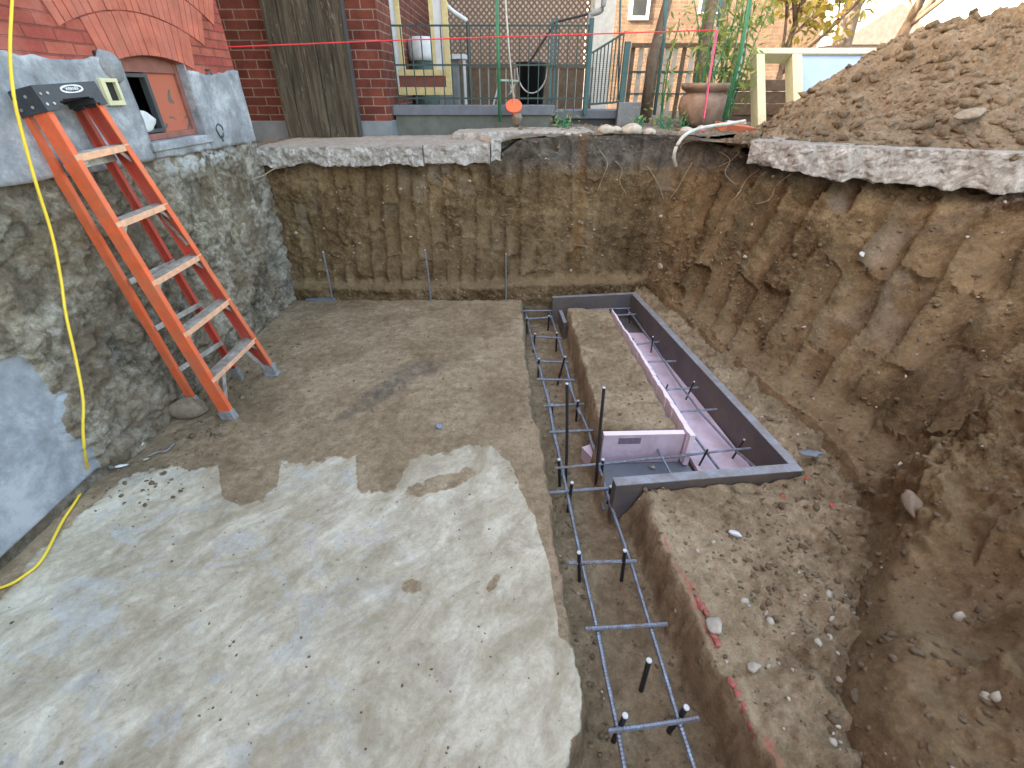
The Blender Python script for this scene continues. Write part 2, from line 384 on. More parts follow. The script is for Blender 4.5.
g = G('rubble_foundation', 0.9, 0.2)
n1 = g.noise(5, 10, 0.72, 0.6); n2 = g.noise(26, 8, 0.75)
c = g.ramp(g.math('ADD', g.math('MULTIPLY', n1, 0.6), g.math('MULTIPLY', n2, 0.4)), [(0.38, (0.065, 0.056, 0.044)), (0.46, (0.19, 0.165, 0.125)), (0.53, (0.34, 0.30, 0.225)), (0.62, (0.56, 0.53, 0.47))])
y = g.xyz()
far = g.math('MULTIPLY', g.math('ADD', g.math('SUBTRACT', y[1], 2.9), g.math('MULTIPLY', g.noise(2, 5), 0.5)), 1.6, clamp=True)
blu = g.ramp(g.noise(6, 9, 0.75, 0.5), [(0.40, (0.05, 0.052, 0.056)), (0.49, (0.16, 0.165, 0.165)), (0.58, (0.50, 0.52, 0.52))])
c = g.mix(g.math('MULTIPLY', far, 0.75), c, blu)
c = g.mix(0.6, c, g.ramp(g.noise(2.0, 6, 0.65), [(0.40, 0.45), (0.60, 1.3)]), 'MULTIPLY')
br = g.ramp(g.noise(3.2, 7, 0.7), [(0.46, 0.0), (0.58, 1.0)])
c = g.mix(g.math('MULTIPLY', br, 0.6), c, g.mix(n2, (0.13, 0.09, 0.055), (0.27, 0.20, 0.13)))
pw = g.math('MULTIPLY', g.math('MULTIPLY', g.attr('white'), 1.0, clamp=True), g.ramp(g.noise(9, 8, 0.7), [(0.42, 0.0), (0.52, 1.0)]))
c = g.mix(pw, c, (0.55, 0.56, 0.57))
wht = g.math('MULTIPLY', g.ramp(g.noise(8, 9, 0.72, 1.0), [(0.56, 0.0), (0.62, 1.0)]), g.math('ADD', 0.25, g.attr('white')), clamp=True)
c = g.mix(g.math('MULTIPLY', wht, 0.8), c, (0.52, 0.52, 0.51))
jt = g.ramp(g.attr('joint'), [(0.0, 1.0), (0.10, 0.0)])
c = g.mix(g.math('MULTIPLY', jt, 0.2), c, (0.05, 0.045, 0.04))
ps = g.ramp(g.noise(3.2, 10, 0.75, 0.15), [(0.36, (0.19, 0.20, 0.215)), (0.5, (0.28, 0.30, 0.33)), (0.62, (0.42, 0.44, 0.47))])
c = g.mix(g.ramp(g.math('ADD', g.attr('parge'), g.math('MULTIPLY', g.math('SUBTRACT', g.noise(9, 8, 0.7), 0.5), 0.9)), [(0.47, 0.0), (0.53, 1.0)]), c, ps)
rr = g.math('SUBTRACT', 1.0, g.math('MULTIPLY', g.attr('parge'), 0.93))
g.bump(g.noise(12, 10, 0.75), g.math('MULTIPLY', rr, 0.9), 0.04); g.bump(g.noise(70, 7, 0.78), g.math('MULTIPLY', rr, 0.8), 0.008)
RUBBLE = g.out(c)

g = G('weathered_planks', 0.8, 0.25)
v = g.mapping((9, 9, 0.7)); n = g.noise(3, 8, 0.7, 0.6, v)
c = g.ramp(n, [(0.34, (0.028, 0.023, 0.017)), (0.5, (0.066, 0.055, 0.040)), (0.66, (0.13, 0.11, 0.08))])
c = g.mix(g.math('MULTIPLY', g.ramp(g.noise(7, 7, 0.8, 1.2, g.mapping((3, 3, 0.8))), [(0.60, 0.0), (0.64, 1.0)]), 0.5), c, (0.30, 0.28, 0.22))
g.bump(n, 0.5, 0.01); PLANK = g.out(c)

ORANGE = simple('orange_fibreglass', (0.74, 0.13, 0.045), 0.5, var=0.18, scale=11, bump=0.2, dirt=(0.44, 0.18, 0.10), dirt_amt=0.5)
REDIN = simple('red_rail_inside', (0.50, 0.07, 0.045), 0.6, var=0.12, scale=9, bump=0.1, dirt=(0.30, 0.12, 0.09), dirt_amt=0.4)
ALU = simple('scuffed_aluminium', (0.50, 0.49, 0.47), 0.5, 0.5, var=0.25, scale=30, bump=0.2, dirt=(0.27, 0.23, 0.18), dirt_amt=0.6)
STEPF = simple('orange_step_lip', (0.80, 0.42, 0.25), 0.6, var=0.2, scale=25, bump=0.1, dirt=(0.45, 0.32, 0.24), dirt_amt=0.5)
CAP = simple('dark_plastic', (0.045, 0.05, 0.06), 0.5, var=0.2, scale=20, bump=0.1)
WHITE = simple('white_print', (0.75, 0.77, 0.78), 0.6, var=0.05)
GREYFOOT = simple('grey_foot', (0.30, 0.31, 0.33), 0.6, var=0.2, scale=30, dirt=(0.15, 0.13, 0.1))
YELLOW = simple('yellow_cord', (0.80, 0.58, 0.05), 0.5, var=0.08, bump=0)
REBAR = simple('rebar_steel', (0.24, 0.30, 0.39), 0.45, 0.6, var=0.3, scale=40, bump=0.2, dirt=(0.20, 0.115, 0.06), dirt_amt=0.5)
BLACKP = simple('black_stake', (0.025, 0.027, 0.03), 0.5, 0.2, var=0.2)
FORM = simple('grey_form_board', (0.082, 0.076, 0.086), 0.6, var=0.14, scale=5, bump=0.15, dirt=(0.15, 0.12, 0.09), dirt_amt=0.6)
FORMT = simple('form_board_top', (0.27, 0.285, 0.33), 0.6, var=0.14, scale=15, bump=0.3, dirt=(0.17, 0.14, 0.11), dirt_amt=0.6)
GREYSHEET = simple('grey_floor_sheet', (0.15, 0.175, 0.215), 0.5, var=0.15, scale=6, bump=0.1, dirt=(0.22, 0.2, 0.17), dirt_amt=0.25)
PINK = simple('pink_foam', (0.62, 0.50, 0.60), 0.7, var=0.08, scale=7, bump=0.15, dirt=(0.36, 0.27, 0.28), dirt_amt=0.45)
PINKL = simple('pink_foam_edge', (0.80, 0.68, 0.76), 0.7, var=0.06, scale=12, bump=0.2)
PRINT = simple('foam_print', (0.20, 0.15, 0.20), 0.7, var=0.3, scale=60)
CREAM = simple('cream_paint', (0.66, 0.55, 0.27), 0.6, var=0.12, scale=18, dirt=(0.35, 0.28, 0.16), dirt_amt=0.25)
CREAM2 = simple('pale_green_cream_paint', (0.62, 0.59, 0.38), 0.6, var=0.08, scale=18)
MAROON = simple('maroon_panel', (0.20, 0.07, 0.055), 0.7, var=0.15)
GIRON = simple('green_iron', (0.045, 0.075, 0.072), 0.5, 0.3, var=0.25, scale=30)
GPOLE = simple('green_stake_coating', (0.03, 0.17, 0.085), 0.45, var=0.2, scale=30)
TEAL = simple('teal_post_paint', (0.05, 0.12, 0.13), 0.5, var=0.2)
COPING = simple('bluestone', (0.15, 0.165, 0.195), 0.8, var=0.2, scale=9, bump=0.3)
GREYWALL = simple('grey_green_parging', (0.145, 0.165, 0.15), 0.85, var=0.2, scale=6, bump=0.3, dirt=(0.1, 0.09, 0.07), dirt_amt=0.4)
PARGE2 = simple('blue_grey_parging', (0.21, 0.235, 0.26), 0.85, var=0.15, scale=6, bump=0.3)
LATT = simple('brown_lattice', (0.20, 0.115, 0.075), 0.8, var=0.25, scale=20, bump=0.2)
DARKW = simple('dark_fence_wood', (0.13, 0.085, 0.055), 0.85, var=0.35, scale=12, bump=0.3)
PALEW = simple('pale_picket', (0.42, 0.38, 0.32), 0.8, var=0.25, scale=12)
BLACK = simple('black_plastic', (0.013, 0.014, 0.017), 0.4, var=0.2)
DKGREY = simple('dark_grey', (0.06, 0.065, 0.07), 0.6, var=0.2)
MIDGREY = simple('mid_grey', (0.2, 0.21, 0.22), 0.6, var=0.2)
OFFWHITE = simple('off_white', (0.62, 0.64, 0.66), 0.6, var=0.12, scale=14)
HOSE = simple('white_hose_plastic', (0.55, 0.56, 0.53), 0.5, var=0.12, dirt=(0.3, 0.26, 0.2))
TERRA = simple('weathered_terracotta', (0.21, 0.135, 0.10), 0.85, var=0.25, scale=10, bump=0.4, dirt=(0.35, 0.30, 0.25), dirt_amt=0.4)
TERRA2 = simple('terracotta', (0.42, 0.13, 0.07), 0.85, var=0.15, scale=10, bump=0.3)
ORNG = simple('orange_plastic', (0.85, 0.13, 0.04), 0.5, var=0.05)
REDLINE = simple('red_line', (0.75, 0.05, 0.06), 0.7, var=0.05, bump=0)
PINKLINE = simple('pink_line', (0.85, 0.10, 0.22), 0.7, var=0.05, bump=0)
BLUEP = simple('blue_panel', (0.36, 0.49, 0.72), 0.25, var=0.12, scale=3, bump=0.02, spec=0.6)
BARK = simple('grey_brown_bark', (0.17, 0.125, 0.09), 0.9, var=0.35, scale=14, bump=0.7)
ROOT = simple('pale_root', (0.30, 0.24, 0.17), 0.9, var=0.25, scale=30)
WINFR = simple('brown_red_window_paint', (0.24, 0.10, 0.08), 0.75, var=0.2, scale=14, bump=0.3)
g = G('peeling_shutter', 0.75, 0.3)
c = g.mix(g.ramp(g.noise(9, 8, 0.6, 0.8), [(0.585, 0.0), (0.60, 1.0)]), (0.42, 0.125, 0.075), (0.10, 0.10, 0.105))
g.bump(g.noise(30, 6), 0.3, 0.004); SHUT = g.out(c)
def leafmat(name, a, b):
    g = G(name, 0.6, 0.3); oi = g.t.nodes.new('ShaderNodeNewGeometry')
    g.b.inputs['Subsurface Weight'].default_value = 0.0
    c = g.ramp(oi.outputs['Random Per Island'], [(0.0, a), (1.0, b)])
    tr = g.t.nodes.new('ShaderNodeBsdfTranslucent'); g.L(c, tr.inputs[0]); g.L(c, g.b.inputs['Base Color'])
    mx = g.t.nodes.new('ShaderNodeMixShader'); mx.inputs[0].default_value = 0.35
    o = [x for x in g.t.nodes if x.bl_idname == 'ShaderNodeOutputMaterial'][0]
    g.L(g.b.outputs[0], mx.inputs[1]); g.L(tr.outputs[0], mx.inputs[2]); g.L(mx.outputs[0], o.inputs[0]); return g.m
LEAF = leafmat('green_leaves', (0.12, 0.20, 0.05), (0.42, 0.44, 0.13))
LEAFY = leafmat('yellow_leaves', (0.45, 0.30, 0.05), (0.30, 0.33, 0.08))
g = G('window_glass', 0.08, 0.5); g.out((0.045, 0.05, 0.055)); GLASS = g.m
g = G('clear_pane', 0.03, 0.5); g.out((0.75, 0.8, 0.82)); g.b.inputs['Transmission Weight'].default_value = 0.85; g.b.inputs['IOR'].default_value = 1.1; PANE = g.m

# ================================================================== THE PIT
# --- form outline and trench outline (world metres)
FA, FB, FC, FD = (0.39, 4.22), (1.23, 4.33), (1.54, 1.80), (0.53, 1.69)
def xl(y):  return np.interp(y, [-3, .3, .548, .63, .735, 1.01, 1.24, 1.39, 1.63, 1.94, 2.52, 3.2, 4.4], [.2, .15, .16, .2, .245, .235, .195, .184, .195, .182, .125, .10, .08])
def xr(y):  return np.interp(y, [-3, .556, 1.64, 1.75, 2.18, 4.0, 4.4], [.85, .775, .65, .53, .51, .50, .42])
def form_sd(x, y):
    """signed distance-like, positive inside the form outline"""
    P = [FA, FB, FC, FD]; d = np.full(np.shape(x), 9.0)
    for i in range(4):
        a, b = P[i], P[(i + 1) % 4]; ex, ey = b[0] - a[0], b[1] - a[1]; L = math.hypot(ex, ey)
        d = np.minimum(d, -((x - a[0]) * ey * -1 + (y - a[1]) * ex) / L)
    return d
def block_sd(x, y):
    l = np.interp(y, [2.1, 4], [.53, .52]); r = np.interp(y, [2.1, 4], [1.0, .90])
    return np.minimum(np.minimum(x - l, r - x), np.minimum(y - 2.20, 4.0 - y))
def floor_h(x, y, full=False):
    n = fbm(x * 9, y * 9, 0, 4, 3); nf = fbm(x * 30, y * 30, 0, 3, 8)
    wob = n * .028 + nf * .009
    dt = np.minimum(x - xl(y), xr(y) - x) + wob
    dt = np.minimum(dt, 4.36 - y)
    tr = sstep(-.004, .035, dt)
    fm = sstep(-.012, .004, form_sd(x, y))
    bw = fbm(x * 8, y * 8, 5, 4, 5) * .03
    bl = sstep(-.012, .006, block_sd(x, y) + bw * .6)
    z = fbm(x * 2.2, y * 2.2, 1, 3, 2) * .012
    dirtz = n * .008 + nf * .004
    low = np.maximum(tr * .26, fm * .235)
    # hand-dug loosening at the form's near left corner
    cr = sstep(.17, .03, np.hypot((x - .56) * 1.0, (y - 1.63) * 1.3) + wob); low = np.maximum(low, cr * .27)
    low = low * (1 - bl)
    top = z + dirtz
    zz = top * (1 - np.clip(low * 4, 0, 1) * .0) - low + low * 4 * (n * .02 + nf * .01) * .6 + bl * (.02 + n * .02 + nf * .008)
    basex = np.interp(y, [-1.6, 0, .6, 1.1, 1.5, 2.0, 2.5, 3.1, 3.7, 4.05, 4.4], [1.1, 1.0, 1.03, 1.40, 1.66, 1.78, 1.68, 1.57, 1.49, 1.44, 1.40])
    right = sstep(xr(y) + .02, xr(y) + .1, x) * (1 - fm)
    zz = zz + right * (n * .022 + nf * .010) + (sstep(.42, .0, basex - x + n * .12) * .05 - sstep(.06, -.25, basex - x) * .12 + sstep(.5, -.05, basex - x) * (n * .05 + nf * .015)) * (1 - fm)
    if full: return zz, tr, fm, bl, low, dt
    return zz
nx, ny = 440, 560
X = np.linspace(-2.35, 2.15, nx); Y = np.concatenate([np.linspace(-2.4, .2, 40, endpoint=False), np.linspace(.2, 4.5, ny - 40)])
XX, YY = np.meshgrid(X, Y, indexing='ij')
ZZ, TR, FM, BL, LOW, RIGHT = floor_h(XX, YY, True)
u, v = proj(XX, YY, 0 * XX)
bu = [0, 60, 108, 150, 219, 222, 240, 262, 277, 281, 300, 356, 357, 372, 392, 402, 412, 432, 470, 497, 510, 522, 535, 548, 560, 1024]
bv = [560, 495, 473, 472, 466, 494, 504, 503, 490, 464, 462, 457, 484, 491, 489, 476, 462, 453, 451, 450, 464, 492, 522, 560, 640, 900]
sd = v - np.interp(u, bu, bv) + fbm(u / 14, v / 14, 0, 3, 4) * 9
conc = sstep(-9, 9, sd)
def blob(cu, cv, ru, rv, rot=0):
    c_, s_ = math.cos(R(rot)), math.sin(R(rot)); a = (u - cu) * c_ + (v - cv) * s_; b = -(u - cu) * s_ + (v - cv) * c_
    d = np.hypot(a / ru, b / rv); return sstep(1.25, .75, d + fbm(u / 18, v / 18, 3, 3, 6) * .35)
for b in ((440, 482, 48, 9, -18), (412, 588, 12, 9, 0), (494, 582, 13, 5, -55), (240, 490, 20, 14, 0), (20, 640, 1, 1, 0)):
    conc = conc * (1 - blob(*b) * .62)
conc = np.where(YY < .35, .95, conc)
conc = conc * (1 - sstep(-.012, .01, np.minimum(XX - xl(YY), 9) + fbm(XX * 9, YY * 9, 0, 4, 3) * .028 + fbm(XX * 30, YY * 30, 0, 3, 8) * .009))
conc = conc * sstep(-2.17, -2.02, XX + fbm(XX * 6, YY * 6, 0, 3, 9) * .05)
stain = np.maximum.reduce([blob(392, 386, 34, 8, -28) * .75, blob(410, 372, 26, 8, -10) * .6, blob(360, 408, 34, 5, -28) * .5, blob(120, 455, 60, 26, -30) * .35, blob(300, 310, 30, 10, 0) * .3, blob(170, 430, 60, 20, -10) * .3])
low_a = np.clip(LOW * 4, 0, 1) * .8 + blob(215, 440, 100, 26, -20) * .45 + blob(262, 385, 50, 22, -25) * .4 + blob(285, 315, 25, 25, 0) * .4 + sstep(.34, .02, np.interp(YY, [0, .6, 1.1, 1.5, 2.0, 2.5, 3.1, 3.7, 4.4], [1.0, 1.03, 1.40, 1.66, 1.78, 1.68, 1.57, 1.49, 1.40]) - XX + fbm(XX * 6, YY * 6, 0, 4, 77) * .15)
edge_r = np.exp(-((RIGHT + .022) / .009) ** 2) * (XX > .45) * (YY < 1.55) * (YY > .2) * sstep(-.1, .3, fbm(XX * 4, YY * 4, 2, 2, 31))
red = np.clip(edge_r + .3 * sstep(.02, 0, np.abs(XX - xl(YY) + .0)) * (YY < 2.6), 0, 1)
FLOORO = link('pit_floor', np.stack([XX, YY, ZZ], -1).reshape(-1, 3), grid_faces(nx, ny), FLOOR, smooth=True)
tag(FLOORO, kind='structure')
for k, a in (('conc', conc), ('stain', stain), ('low', np.clip(low_a, 0, 1)), ('red', red)): attr(FLOORO, k, a)

# --- the earth bank all round the pit: one lofted, displaced surface
keys = np.array([  # base x, y | top x, y, z | groove width
    (-2.45, 4.34, -2.45, 4.46, 1.19, .14), (-1.2, 4.34, -1.2, 4.46, 1.19, .14), (-.12, 4.34, -.12, 4.47, 1.20, .14), (.0, 4.35, .0, 4.50, 1.36, .15),
    (.12, 4.36, .12, 4.52, 1.39, .15), (1.2, 4.40, 1.2, 4.60, 1.41, .16), (1.36, 4.38, 1.56, 4.56, 1.41, .17), (1.42, 4.12, 1.80, 4.14, 1.33, .23),
    (1.47, 3.70, 2.12, 3.90, 1.21, .23), (1.55, 3.1, 2.66, 3.60, 1.19, .24), (1.66, 2.5, 3.24, 3.26, 1.18, .26), (1.78, 2.0, 3.42, 2.6, 1.20, .27), (1.66, 1.5, 3.45, 1.9, 1.20, .28),
    (1.42, 1.12, 3.35, 1.1, 1.20, .28), (1.07, .7, 3.1, .3, 1.20, .28), (1.0, .1, 2.8, -.6, 1.20, .26), (1.1, -1.6, 2.2, -2.2, 1.25, .26), (.6, -2.2, .8, -2.7, 1.3, .26), (-2.45, -2.2, -2.45, -2.6, 1.3, .26)])
seg = np.concatenate([[0], np.cumsum(np.hypot(*np.diff((keys[:, :2] + keys[:, 2:4]) / 2, axis=0).T))])
NS, NV = 1000, 210
sden = np.interp(np.linspace(0, 1, NS), [0, .9, 1], [0, seg[15], seg[-1]])
def keyint(c, s): 
    # smooth the polyline a little
    a = 0
    for o_ in (-.12, -.06, 0, .06, .12): a = a + np.interp(s + o_, seg, keys[:, c])
    return a / 5
K = [keyint(c, sden) for c in range(6)]
NT = 22
vv = np.concatenate([np.linspace(0, 1, NV - NT), 1 + np.linspace(0, 1, NT + 1)[1:]])
S, V = np.meshgrid(sden, vv, indexing='ij')
bx, by, tx, ty, tz = [np.broadcast_to(K[c][:, None], S.shape) for c in range(5)]
V1 = np.clip(V, 0, 1); V2 = np.clip(V - 1, 0, 1)
dx, dy = np.gradient(K[2] + K[0]), np.gradient(K[3] + K[1]); L_ = np.hypot(dx, dy)
ox, oy = -dy / L_, dx / L_           # outward normal (left of travel, away from pit)
ox, oy = np.broadcast_to(ox[:, None], S.shape), np.broadcast_to(oy[:, None], S.shape)
zb = -.04
slope = np.hypot(tx - bx, ty - by); HH = np.hypot(slope, tz)
# profile: concave at the foot
pv = V1 ** 1.0; ph = pv - .07 * np.sin(math.pi * pv) * np.where(slope > .5, 1, 0)
back = S < seg[4]
# bench along the foot of the back wall
bench = np.where(S < seg[6] - .1, .085 * (1 - sstep(.12, .15, V1)) , 0)
px_ = bx + (tx - bx) * ph; py_ = by + (ty - by) * ph - bench * sstep(seg[6], seg[6] - .5, S); near_ = sstep(seg[11], seg[13], S)
pz_ = zb + (tz - zb) * V1 ** (1 - .36 * near_)
# tooth cuts
h_ = HH * V1; sk = np.where(S > seg[7], .22, .0) * h_
wd = np.broadcast_to(K[5][:, None], S.shape)
sc = np.interp(S, sden, np.concatenate([[0], np.cumsum(np.diff(sden) / ((K[5][1:] + K[5][:-1]) / 2))]))
cc = sc + sk / wd + fbm(S * 2.5, h_ * 1.5, 0, 3, 41) * .34
ci = np.floor(cc); cf = cc - ci; z0 = ci * 0
Lt = np.where(S > seg[7], .62, .50)
tt = h_ / Lt + _h(ci, z0, z0, 50) * 1.0 + fbm(S * 9, h_ * 9, 0, 3, 43) * .10; ti = np.floor(tt); tf = tt - ti
ra = _h(ci, ti, z0, 51); rb = _h(ci, ti, z0, 52)
A = np.where(S > seg[7], .16, .078) * (0.35 + ra)
across = np.sqrt(np.clip(1 - (2 * cf - 1) ** 2, 0, 1))
along = (.25 + .75 * (1 - tf)) * sstep(0, .06, tf)
on = sstep(.06, .16, rb) * sstep(.10, .2, V1) * (1 - .6 * sstep(.93, 1, V1))
Dcut = A * across * along * on * (np.where(S > seg[7], .75, .6) + .3 * sstep(-.3, .2, fbm(S * 2.3, h_ * 2.3, 4, 4, 44)))
rough = fbm(px_ * 5, py_ * 5, pz_ * 5, 5, 60, .55)
med = fbm(px_ * 1.6, py_ * 1.6, pz_ * 1.6, 3, 70)
fine = fbm(px_ * 22, py_ * 22, pz_ * 22, 4, 80, .6)
patch = sstep(-.25, .25, fbm(S * 2.3, h_ * 2.3, 4, 4, 44))
notcut = 1 - (np.where(S > seg[7], .65, .55) + .25 * patch) * across * on
footfade = sstep(0.0, .16, V1)
D = Dcut + notcut * (rough * np.where(S > seg[7], .08, .055) + fine * np.where(S > seg[7], .036, .024)) + med * np.where(S > seg[7], .06, .03)
# big smooth bucket scoops on the near right slope (centre in world, radius, depth)
def scoop(c, r, dep):
    global D
    d = np.sqrt(((px_ - c[0]) / r[0]) ** 2 + ((py_ - c[1]) / r[1]) ** 2 + ((pz_ - c[2]) / r[2]) ** 2) + rough * .12
    D = D + dep * sstep(1.05, .55, d)
    return sstep(1.1, .8, d)
sm = 0
for c_, r_, d_ in (((1.62, .90, .30), (.32, .26, .30), .13), ((2.45, 1.3, .55), (.3, .25, .25), .12),
                   ((1.40, .55, .25), (.25, .3, .2), .06), ((1.95, .75, .5), (.25, .3, .25), .12), ((2.1, 2.75, .45), (.16, .2, .2), .06)):
    sm = np.maximum(sm, scoop(c_, r_, d_))
# ridge of tumbled clods between them
rdg = sstep(.28, 0, np.abs((py_ - 1.45) - .25 * (px_ - 1.7)) + .15 * rough) * sstep(1.5, 1.75, px_) * sstep(2.7, 2.2, px_)
D = D - rdg * .15 + rdg * (rough * .05 + fine * .035)
fade = np.where(S > seg[6], sstep(0, .16, V1), sstep(0, .03, V1)) * (1 - V2)
nzl = slope / HH; hor = tz / HH
D = np.where(V > 1, fine * .015 + rough * .02, D)
px_ = px_ + ox * D * hor * fade + ox * V2 * .5
py_ = py_ + oy * D * hor * fade + oy * V2 * .5
pz_ = pz_ - D * nzl * fade - .03 * V2 + V2 * (rough * .02) + sstep(.94, 1, V1) * rough * .025
pz_ = np.where((S > seg[7]) & (S < seg[16]) & (V1 > .05) & (V < 1), np.maximum(pz_, .075 + .07 * sstep(.04, .2, V1) + .04 * rough + .02 * fine), pz_)
BANK = link('earth_bank', np.stack([px_, py_, pz_], -1).reshape(-1, 3), grid_faces(NS, NV)[:, ::-1].copy(), SOIL, smooth=True)
tag(BANK, kind='structure')
gt = .45 + .55 * sstep(seg[2] - .3, seg[3], S) * sstep(seg[9], seg[8], S) + .3 * (S > seg[8])
attr(BANK, 'greytop', np.clip(gt, 0, 1)); attr(BANK, 'cut_and_lit', np.clip((across * on * along * 1.2) * (.35 + .65 * patch) + sm * .8 + sstep(.30, .10, V1) * (S > seg[7]) * .75 + sstep(.05, 0, np.abs(V1 - .14)) * (S < seg[6]) * 1.0, 0, 1) * (V1 < .999))  # tooth cuts, plus right foot painted lighter against its shade and a lighter ledge
pale = across * on * sstep(.45, .85, V1 + (ra - .5) * .5) * sstep(.35, .9, _h(ci, ti, z0, 57)) * sstep(-.3, .35, fbm(px_ * 7, py_ * 7, pz_ * 7, 4, 58)) * (1 - .7 * tf) * (V1 < .999) * (.35 + .65 * ((S < seg[3]) | (S > seg[8])))
attr(BANK, 'pale', np.clip(pale, 0, 1))
ru = np.exp(-((px_ - .63 + .03 * rough) / .035) ** 2) * (S < seg[6]) * sstep(.1, .3, V1) * (.7 + .5 * rough)
attr(BANK, 'rust', np.clip(ru, 0, 1))
BP = np.stack([px_, py_, pz_], -1)

# --- upper ground: sheet to the horizon with the pit left open
bm = bmesh.new()
ring = [bm.verts.new((x, y, 1.28)) for x, y in ((-300, -300), (300, -300), (300, 600), (-300, 600))]
inner = [bm.verts.new((x, y, 1.28 if y > 4.6 else 1.12)) for x, y in ((-2.6, -2.9), (1.0, -2.95), (2.5, -2.6), (3.1, -.9), (3.45, .2), (3.75, 1.5), (3.8, 2.8), (3.65, 3.5), (3.2, 3.95), (2.6, 4.5), (2.0, 4.95), (-2.6, 4.95))]
for l in (ring, inner):
    for i in range(len(l)): bm.edges.new((l[i], l[(i + 1) % len(l)]))
bmesh.ops.triangle_fill(bm, use_beauty=True, use_dissolve=False, edges=bm.edges[:])
me = bpy.data.meshes.new('ground'); bm.to_mesh(me); bm.free(); me.materials.append(TOPSOIL)
o = bpy.data.objects.new('ground', me); col.objects.link(o); tag(o, kind='structure')
# yard soil behind the pit (uneven)
gx = np.linspace(-2.5, 6, 260); gy = np.linspace(4.6, 11, 190); GX, GY = np.meshgrid(gx, gy, indexing='ij')
def yard_h(x, y):
    b = 1.305 + .095 * sstep(-.3, .1, x) - .03 * sstep(6, 9, y)
    return b + fbm(x * 3, y * 3, 0, 4, 90) * .03 + fbm(x * 14, y * 14, 0, 3, 91) * .012
o = link('yard_soil', np.stack([GX, GY, yard_h(GX, GY)], -1).reshape(-1, 3), grid_faces(260, 190)[:, ::-1].copy()[:, ::-1], TOPSOIL, smooth=True); tag(o, kind='structure')

# --- the dirt pile
cu = [700, 742, 770, 800, 850, 880, 910, 940, 970, 1000, 1040, 1100, 1300]; cv = [140, 126, 112, 93, 60, 42, 24, 13, 5, 1, -6, -12, 20]
YC = 5.0; cp = [PY(a, b, YC) for a, b in zip(cu, cv)]
cxs, czs = [p.x for p in cp], [p.z for p in cp]
mx_ = np.linspace(1.5, 8.5, 520); my_ = np.concatenate([np.linspace(2.8, 5.3, 290), np.linspace(5.3, 9, 60)[1:]])
MX, MY = np.meshgrid(mx_, my_, indexing='ij')
def yfront(x): return np.interp(x, [1.5, 1.9, 2.5, 3.15, 4.2, 8.5], [4.32, 3.95, 3.55, 3.16, 2.85, 2.8])
def pile_h(x, y):
    zc = np.interp(x, cxs, czs) - .05; yf = yfront(x)
    t = np.clip((y - yf) / (YC - yf), 0, 1); zf = 1.40
    up_ = zf + (zc - zf) * (t ** .85)
    dn = zc - (y - YC) * .42
    z = np.where(y < YC, up_, dn)
    amp = sstep(.0, .25, t)
    n1 = fbm(x * 2.2, y * 2.2, 0, 4, 100); n2 = fbm(x * 9, y * 9, 0, 5, 101, .7)
    f1, f2, cid = worley(x * 9 + n2 * .9, y * 9 + n1, 102); cl = (1 - f1) * (cid > .45) * cid
    f1b, _, cib = worley(x * 24 + n2, y * 24, 105); clb = (1 - f1b) * cib
    mo = .35 + 1.3 * sstep(-.35, .4, fbm(x * 1.3, y * 1.3, 3, 3, 109)); run_ = fbm(x * 1.2 + y * .5, y * .35, 0, 3, 110) * .07
    return z + amp * (run_ + mo * (n1 * .055 + n2 * .06 + (cl - .3) * .035 + (clb - .25) * .028)) - (1 - amp) * .015
MZ = pile_h(MX, MY)
pf_ = grid_faces(len(mx_), len(my_)); ok_ = (MY > yfront(MX) - .02).ravel()[pf_].all(1)
o = link('dirt_pile', np.stack([MX, MY, MZ], -1).reshape(-1, 3), pf_[ok_], PILE, smooth=True)
tag(o, kind='structure')

# ------------------------------------------------------------------ rocks and clods
def ico():
    b = bmesh.new(); bmesh.ops.create_icosphere(b, subdivisions=1, radius=1); v = np.array([x.co[:] for x in b.verts]); f = np.array([[q.index for q in p.verts] for p in b.faces]); b.free(); return v, f
IV, IF = ico()
def scatter(name, pts, sizes, m, label, cat, flat=.7, seed=0):
    rg = np.random.default_rng(seed); n = len(pts); pts = np.asarray(pts)
    V_ = np.repeat(IV[None], n, 0) * (1 + .35 * rg.uniform(-1, 1, (n, len(IV), 1)))
    sc_ = rg.uniform(.6, 1.4, (n, 1, 3)) * np.array([1, 1, flat]); V_ = V_ * sc_
    a = rg.uniform(0, 6.28, n); c_, s_ = np.cos(a)[:, None], np.sin(a)[:, None]
    x = V_[..., 0] * c_ - V_[..., 1] * s_; y = V_[..., 0] * s_ + V_[..., 1] * c_
    b_ = rg.uniform(-.8, .8, n); c2, s2 = np.cos(b_)[:, None], np.sin(b_)[:, None]
    z = V_[..., 2] * c2 - y * s2; y = V_[..., 2] * s2 + y * c2
    V_ = np.stack([x, y, z], -1) * np.asarray(sizes)[:, None, None] + pts[:, None, :]
    Fc = (IF[None] + (np.arange(n) * len(IV))[:, None, None]).reshape(-1, 3)
    o = link(name, V_.reshape(-1, 3), Fc, m); tag(o, label, cat, kind='stuff'); return o
